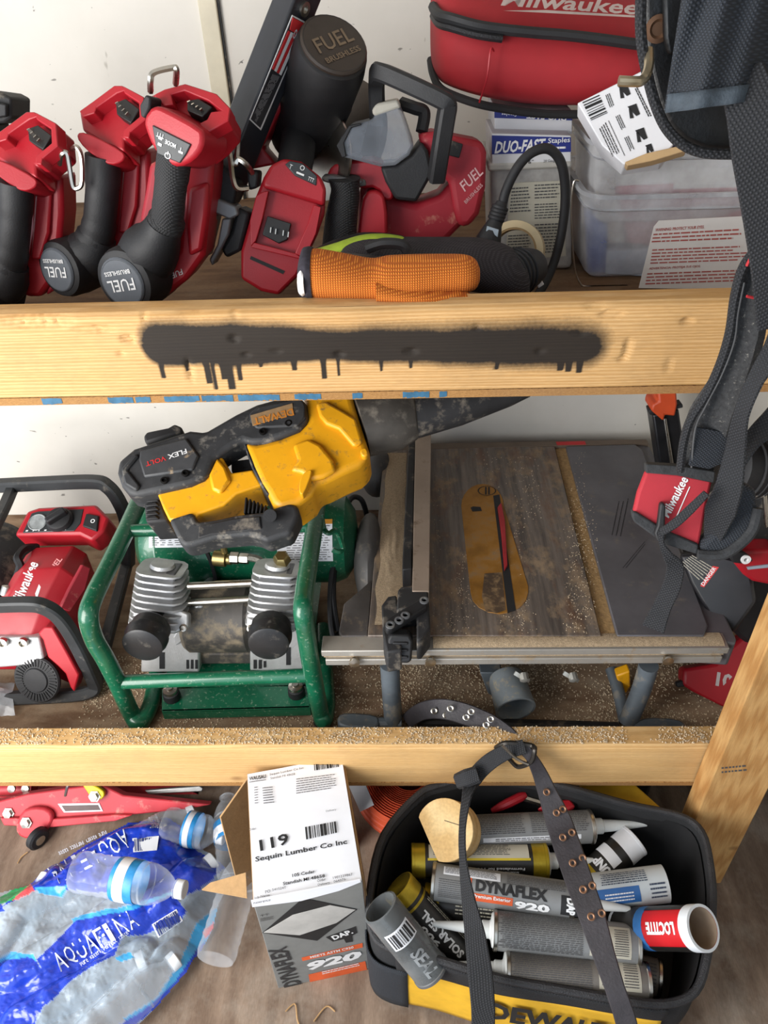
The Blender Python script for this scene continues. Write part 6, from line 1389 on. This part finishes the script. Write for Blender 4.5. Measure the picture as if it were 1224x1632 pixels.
# ---------------- caulk tubes in the bag
GT = mat('tube_grey', '7e7f7f', .5, .15, var=.08, scale=20); GT2 = mat('tube_grey_brown', '716c66', .5, .15, var=.1, scale=20)
NOZ = mat('nozzle_white', 'c9cccb', .45, var=.05)
GOLD = mat('tube_gold', 'b39a2a', .35, .6, var=.25, scale=30); TBK = mat('tube_black', '1f1d1b', .4, var=.25)
class CT:
    def __init__(s, lbl, a, b, rad, m, noz=None, end=None, ends=None, grp='caulk tubes in the bag', hollow=False):
        s.A, s.B = onZ(*a), onZ(*b); s.X = (s.B - s.A).normalized(); s.L = (s.B - s.A).length; s.r = rad
        mid = (s.A + s.B) / 2; n = CAM - mid; s.N = (n - s.X * n.dot(s.X)).normalized(); s.T = s.N.cross(s.X)
        s.root = thing('caulk_tube', lbl, 'caulk tube', mid - V((0, 0, rad)), grp)
        L = s.L; prof = [(rad - .001, 0), (rad, .001), (rad, L - .001), (rad - .001, L)]
        if hollow: prof = [(rad * .2, .05), (rad - .003, .05), (rad - .003, -.001), (rad, 0), (rad, L - .001), (rad - .001, L), (0, L)]
        MB().lathe(prof, s.A, s.X, 40, caps=not hollow).build('tube', m, s.root)
        for e, on in ((0, 1), (1, 1)):
            if hollow and e == 0: continue
            o = s.A if e == 0 else s.B - s.X * .006
            MB().lathe([(rad, 0), (rad + .0012, .001), (rad + .0012, .005), (rad, .006)], o, s.X, 40).build('crimp_ring', ends or STEEL, s.root)
        if noz:
            o, d = (s.B, s.X) if noz > 0 else (s.A, -s.X); l = abs(noz)
            MB().lathe([(rad - .002, -.001), (rad - .004, .002), (.014, .004), (.0125, .006), (.0125, .016), (.010, .018), (.0095, .03), (.004, l), (.003, l + .001)], o, d, 24).build('nozzle', NOZ, s.root)
    def map(s, off=.0007):
        return lambda a, t: s.A + s.X * a + (s.N * math.cos(t / s.r) + s.T * math.sin(t / s.r)) * (s.r + off)
    def patch(s, nm, m, a0, a1, t0, t1, off=.0005):
        g = s.map(off); return MB().grid(lambda i, j: g(lerp(a0, a1, i), lerp(t0, t1, j)), 3, 14).build(nm, m, s.root)
    def text(s, nm, m, items, off=.0012):
        pr = Print(mapf=s.map(off))
        for it in items:
            if it[0] == 't': pr.text(*it[1:])
            elif it[0] == 'l': pr.lines(it[1], it[2], seed=it[3], fill=.4, lo=.02, hi=.09, gap=.012, ragged=.06)
        return pr.build(nm, m, s.root)
def q(a0, a1, t0, t1): return [(a0, t0), (a1, t0), (a1, t1), (a0, t1)]
R_ = .0262
t = CT('grey caulk tube at the back of the bag, nozzle pointing right', (738, 1326, .205), (944, 1317, .205), R_, GT, .09)
t.patch('label_strip', PAPER, .03, .19, -.019, -.011); t.text('fine_text', DGREY, [('l', q(.005, .10, -.006, .03), 12, 1), ('l', q(.11, t.L - .01, -.006, .03), 12, 2), ('l', q(.05, .17, -.018, -.012), 2, 3)])
t = CT('black and gold adhesive tube below the wooden block', (656, 1372, .19), (872, 1372, .19), R_, TBK, .08, ends=GOLD)
t.patch('gold_end', GOLD, .002, .022, -.04, .04, .0008); t.patch('gold_end', GOLD, t.L - .026, t.L - .006, -.04, .04, .0008); t.patch('paper_label', SHEET, .028, t.L - .032, .004, .03); t.patch('label_stripe', mat('stripe_yellow', 'c9b22a', .5), .026, t.L - .03, .0005, .004)
t.text('fine_text', DGREY, [('l', q(.035, .16, .008, .028), 8, 4)]); t.text('lettering', PAPER, [('t', 'Formulated for Professional', (t.L - .04, -.010), (t.L - .15, -.010), .004, .01), ('t', 'Intended for exterior use', (t.L - .05, -.016), (t.L - .14, -.016), .0035, .01)])
t = CT('grey caulk tube printed in large black letters with orange band', (688, 1404, .215), (912, 1436, .215), R_ + .001, GT, .085)
t.patch('paper_label', PAPER, .018, .105, .012, .027); t.text('fine_text', DGREY, [('l', q(.02, .10, .014, .026), 6, 1), ('l', q(.115, t.L - .01, .010, .028), 7, 5), ('l', q(.012, .05, -.022, .006), 10, 6)])
t.patch('orange_band', MATS['print_orange_red'], .055, .125, -.020, -.008); t.patch('orange_band', MATS['print_orange_red'], .053, .062, -.01, .014)
t.text('lettering', INK, [('t', 'DYNAFLEX', (.068, -.005), (.176, -.006), .016, .05)])
t.text('lettering', WHITE, [('t', '920', (.128, -.022), (.180, -.022), .012, .05), ('t', 'Premium Exterior', (.066, -.014), (.122, -.014), .005, .02)], .0016)
t.patch('logo_plate', INK, .196, .224, -.022, .006, .0008); t.text('lettering', WHITE, [('t', 'DAP', (.218, .003), (.214, -.018), .014, .05, 0.0, (-1, 0))], .0016) if False else t.text('lettering', WHITE, [('t', 'DAP', (.204, .003), (.204, -.020), .013, .05)], .0016)
t = CT('grey caulk tube with nozzle pointing left, above the lowest tube', (1018, 1506, .20), (786, 1482, .20), R_ + .001, GT, .09)
t.text('fine_text', DGREY, [('l', q(.085, t.L - .006, -.03, .024), 20, 1)]); t.patch('paper_label', SHEET, .016, .075, -.022, .022); t.text('fine_text', DGREY, [('l', q(.020, .040, -.018, .018), 12, 2), ('l', q(.046, .072, -.018, .018), 12, 7)])
t = CT('grey-brown caulk tube lowest in the bag, nozzle pointing left', (1034, 1568, .178), (806, 1546, .178), R_ + .001, GT2, .088)
t.text('fine_text', DGREY, [('l', q(.085, t.L - .006, -.03, .018), 18, 1), ('l', q(.03, .16, .018, .03), 3, 5)]); t.patch('paper_label', SHEET, .016, .075, -.030, .012); t.text('fine_text', DGREY, [('l', q(.020, .040, -.026, .008), 10, 2), ('l', q(.046, .072, -.026, .008), 10, 7)])
RTUBE = mat('tube_red', 'c01a22', .4, var=.06)
t = CT('red adhesive tube with white open end sticking out on the right', (1120, 1479, .30), (992, 1480, .17), R_ + .0025, RTUBE, None, grp='caulk tubes in the bag', hollow=True, ends=CAPW)
MB().lathe([(t.r - .003, -.0012), (t.r + .001, -.001), (t.r + .001, .016), (t.r, .017)], t.A, t.X, 40, caps=False).build('white_end', CAPW, t.root)
MB().lathe([(t.r - .0035, -.001), (t.r - .0035, .045), (0, .045)], t.A, t.X, 32, caps=False).build('bore', mat('bore_tan', 'a08a74', .8), t.root)
t.patch('blue_band', mat('band_blue', '2d6aa8', .5), .088, .105, -.05, .05); t.patch('black_band', TBK, .105, .17, -.05, .05); t.patch('black_edge', TBK, .018, .09, .026, .05) ; t.patch('black_edge', TBK, .018, .09, -.05, -.026)
t.text('lettering', WHITE, [('t', 'LOCTITE', (.024, -.008), (.078, -.008), .016, .05)])
t = CT('white and blue tube with open end at the right of the bag', (1060, 1408, .215), (930, 1424, .20), R_ + .001, mat('tube_white', 'b9c0c4', .5, var=.05), None, hollow=True, ends=CAPW)
t.patch('blue_panel', mat('panel_blue', '2c5f9c', .5), .045, .12, -.002, .022); t.text('fine_text', mat('print_navy', '24344e', .6), [('l', q(.03, .10, -.026, -.006), 6, 3), ('l', q(.006, .03, -.004, .02), 4, 5)]); t.text('fine_text', PAPER, [('l', q(.055, .10, .004, .018), 3, 5)])
t = CT('smoky clear empty tube with a barcode standing at the left of the bag', (606, 1446, .265), (688, 1548, .17), R_ + .002, clear('tube_smoke', '6c7072', .6, .25), None, hollow=True, ends=GREY)
t.patch('barcode_patch', PAPER, .026, .055, -.024, .020)
pr = Print(mapf=t.map(.0014)); pr.bars([(.029, -.020), (.029, .017), (.052, .017), (.052, -.020)], 18, 3); pr.build('barcode_stripe', INK, t.root)
t.text('lettering', mat('print_grey_script', '8b8f92', .6), [('t', 'SEAL', (.068, -.010), (.118, -.010), .02, .03, .3)])
t = CT('black and gold solar sealant tube standing diagonally at the left', (634, 1412, .225), (752, 1540, .12), R_, TBK, None, ends=GOLD)
t.patch('gold_end', GOLD, .002, .024, -.04, .04, .0008); t.patch('gold_ring', GOLD, .030, .034, -.04, .04, .0008); t.patch('gold_ring', GOLD, .150, .154, -.04, .04, .0008)
t.text('lettering', WHITE, [('t', 'SOLAR SEAL', (.135, .006), (.045, .006), .012, .04), ('t', '900', (.10, -.010), (.06, -.010), .011, .04)])
t.text('fine_text', SHEET, [('l', q(.04, .14, .019, .026), 2, 3)])
t = CT('black and white tube lying crosswise near the back right of the bag', (1012, 1338, .195), (938, 1402, .165), R_, TBK, None, ends=PAPER)
t.patch('white_panel', PAPER, .002, .030, -.04, .04); t.patch('white_panel', PAPER, .044, .062, -.04, .012); t.patch('gold_band', GOLD, .088, .104, -.04, .04); t.text('lettering', PAPER, [('t', 'UNP', (.066, .012), (.066, -.018), .016, .05)])
t = CT('black and gold tube half hidden under the lettered grey tube', (676, 1436, .165), (890, 1462, .165), R_, TBK, None, ends=GOLD)
t.patch('gold_end', GOLD, .002, .024, -.04, .04, .0008); t.text('fine_text', SHEET, [('l', q(.05, .14, -.014, .006), 4, 3)])
t = CT('dull grey tube deep in the right corner of the bag', (1052, 1560, .13), (900, 1520, .13), R_, GT2, None)
t.text('fine_text', DGREY, [('l', q(.01, .06, -.02, .02), 8, 1)])
t = CT('grey tube lying deep under the red adhesive tube', (1000, 1470, .14), (800, 1440, .14), R_, GT2, None)

# wooden block, red pliers
r = thing('wood_block', 'round cut block of pale wood on the tubes in the bag', 'wood block', onZ(720, 1340, .22))
f = Frame(onZ(708, 1322, .268), (-.30, -.42, .86)); o = f.uv(708, 1322)
c = []
R1 = .047
for k in range(40):
    t_ = 2 * math.pi * k / 40; x, yv = o[0] + R1 * math.cos(t_), o[1] + R1 * math.sin(t_)
    c.append((x, yv))
# flat sawn cut on the lower left
nx, ny = -.55, -.83; lim = .030
c2 = [(a + nx * min(0, lim - ((a - o[0]) * nx + (b - o[1]) * ny)), b + ny * min(0, lim - ((a - o[0]) * nx + (b - o[1]) * ny))) for a, b in c]
MB().prism(f, c2, -.055, 0, px=False).build('block', wood('pale_pine', 'd9bd8c', 'c2a06c', .8, (5, 5, 5), True, .1, 1.5, '9a7a50'), r, bev=.001)
pr = Print(f, .0006); pr.prect((708, 1308), (733, 1316), .9); pr.build('pencil_marking', INK, r)
r = thing('pliers', 'pair of pliers with red handles at the back of the bag', 'pliers', onZ(840, 1300, .12))
MB().tube(spline([onZ(784, 1292, .20), onZ(810, 1280, .215), onZ(838, 1266, .22)], 5), [.004, .005, .006, .007, .0075, .008, .008, .008, .008, .007, .005], 10).build('handle', RED, r)
pp('handle', RED, r, FZ(.225), [(856, 1288), (872, 1276), (908, 1272), (918, 1284), (900, 1292)], -.012, 0, .004)
MB().tube([onZ(830, 1270, .215), onZ(870, 1282, .205)], .006, 8).build('jaw', STEEL, r)
r = thing('yellow_case', 'yellow flap of a case behind the open tool bag', 'case', onZ(960, 1262, 0) + V((0, .06, 0)))
pp('flap', YF, r, FZ(.20), [(920, 1238), (1000, 1238), (1060, 1292), (1020, 1290), (930, 1262)], -.012, 0, .003)
MB().box(onZ(980, 1262, .10) + V((.02, .10, 0)), (.14, .12, .19)).build('case', BLK, r, bev=.01)

# ---------------- straps over the lower beam
def depth_on(path, v):
    best = min(range(len(path) - 1), key=lambda i: 0 if path[i][1] <= v <= path[i + 1][1] else min(abs(path[i][1] - v), abs(path[i + 1][1] - v)) + 1)
    a, b = path[best], path[best + 1]; t = (v - a[1]) / ((b[1] - a[1]) or 1); return lerp(a[2], b[2], max(0, min(1, t)))
BELTM = mat('belt_leather', '2e2a2e', .6, var=.3, scale=30, bump=.3, bscale=260)
r = thing('work_belt', 'dark work belt with paired brass eyelets draped over the lower beam', 'belt', onY(838, 1200, YB - .01))
UP_ = [(648, 1150, .83, 24), (672, 1134, .82, 28), (704, 1130, .80, 32), (740, 1138, .785, 34), (778, 1154, .765, 34), (806, 1172, .745, 32), (832, 1192, .725, 22)]
zy = lambda u, v, z, *w_: (u, v, onZ(u, v, z).y) + w_
DN_ = [(832, 1190, .712, 20), (846, 1206, .70, 18), (860, 1232, .69, 24), zy(872, 1262, .31, 30), zy(890, 1308, .292, 42), zy(905, 1352, .288, 44), zy(925, 1410, .284, 44), zy(944, 1462, .276, 42), zy(962, 1520, .262, 36), zy(980, 1575, .248, 32), zy(996, 1622, .225, 34), zy(1004, 1660, .20, 34)]
strap('belt', BELTM, r, UP_, .004); strap('belt', BELTM, r, DN_, .004)
EY = mat('eyelet', '8a7a68', .35, .8)
def eyelet(u, v, path, m):
    y = depth_on(path, v) - .003; p = onY(u, v, y); n = (CAM - p).normalized()
    MB().lathe([(.0028, 0), (.0056, .0), (.0056, .0008), (.0044, .0014), (.0026, .0006)], p + n * .0012, n, 16, caps=False).build('eyelet', m, r)
for x, yv in ((100, 135), (150, 240), (182, 222), (182, 365), (228, 340), (232, 495), (283, 470), (285, 630), (332, 610), (326, 768), (380, 750)): eyelet(840 + x / 3.1875, 1220 + yv / 3.1875, DN_, COPPER)
for u, v, y in ((692, 1133, .80), (718, 1129, .792), (711, 1140, .79), (751, 1134, .775), (743, 1143, .775), (782, 1146, .755), (775, 1155, .755)):
    p = onY(u, v, y); n = (CAM - p).normalized(); MB().lathe([(.0028, 0), (.0056, 0), (.0056, .0008), (.0044, .0014), (.0026, .0006)], p + n * .003, n, 16, caps=False).build('eyelet', STEEL, r)
wire('buckle', mat('buckle_dark', '3c3834', .4, .7), r, [(790, 1192, .72), (808, 1184, .715), (846, 1188, .712), (852, 1196, .70), (846, 1214, .695), (826, 1222, .70), (812, 1210, .705)], .004, 6, 8, closed=False)
wire('buckle_prong', STEEL, r, [(800, 1188, .70), (822, 1208, .695), (842, 1218, .692)], .0025)
r = thing('shoulder_strap', 'black shoulder strap hanging from the beam down over the front of the bag', 'strap', onY(770, 1600, .42))
strap('strap', NYL, r, [(836, 1190, .708, 22), (808, 1198, .705, 24), (778, 1216, .70, 26), (756, 1240, .69, 26), zy(744, 1270, .325, 18, 30), zy(737, 1320, .318, 15, 40), zy(738, 1372, .31, 16, 40), zy(746, 1430, .295, 24, 25), zy(757, 1490, .275, 34, 10), zy(765, 1550, .25, 40), zy(770, 1610, .225, 38), zy(769, 1660, .19, 36)], .0035)
strap('strap_keeper', NYL, r, [(728, 1246, .684, 24), (744, 1240, .682, 28), (762, 1234, .684, 26)], .010)

# ---------------- loose sawdust and debris
def grains(name, lbl, n, fn, s0, s1, m):
    g = MB()
    for _ in range(n):
        p = fn(); 
        if p is None: continue
        s = random.uniform(s0, s1); R3 = Matrix.Rotation(random.random() * 6.3, 3, V((random.random() - .5, random.random() - .5, random.random() + .1)))
        g.add([p + R3 @ V(q) * s for q in ((1, 0, -.4), (-.6, .8, -.4), (-.6, -.8, -.4), (0, 0, .6))], [(0, 1, 2), (0, 3, 1), (1, 3, 2), (2, 3, 0)])
    o = g.build(name, m); tag(o, lbl, 'sawdust', kind='stuff'); return o
def cl(x, y, k=3.0): return mnoise.noise(V((x * k * 3, y * k * 3, 9)))
def on_shelf():
    x, y = random.uniform(-.62, .60), random.uniform(YB + BT + .003, 1.0) ; return V((x, y, LB0 + .001)) if cl(x, y) + random.random() * .9 > .35 else None
def on_beam():
    x, y = random.uniform(-.75, .52), random.uniform(YB + .006, YB + BT); return V((x, y, LB1 + .002)) if cl(x, y, 5) + random.random() * .8 > .3 else None
DG = mat('dust_grain', 'cbb89b', .95, var=.3, scale=400)
grains('sawdust', 'pale sawdust scattered over the lower shelf board', 16000, on_shelf, .0008, .0026, DG)
grains('sawdust', 'pale sawdust caked along the top of the lower beam', 6000, on_beam, .0008, .0024, DG)
def on_table():
    u, v = random.uniform(690, 955), random.uniform(720, 1010); p = ft.P(u, v, 0); p.z += .0006
    return p if mnoise.noise(V((u * .02, v * .006, 2))) + random.random() * .7 > .55 else None
grains('sawdust', 'thin sawdust specks on the saw table beside the throat plate', 5000, on_table, .0005, .0014, DG)
for i, (L, lb) in enumerate(([[(455, 1612), (470, 1600), (474, 1625), (480, 1640)], 'thin twig on the floor in front of the carton'], [[(500, 1628), (520, 1604), (534, 1612)], 'curled straw on the floor right of the twig'], [[(28, 1376), (34, 1366), (44, 1358)], 'small bark chip on the floor by the jack'])):
    o = MB().tube(spline([onZ(u, v, .003) for u, v in L], 5), .0013, 6).build('twig', KRAFT, at=onZ(*L[0], 0)); tag(o, lb, 'twig')
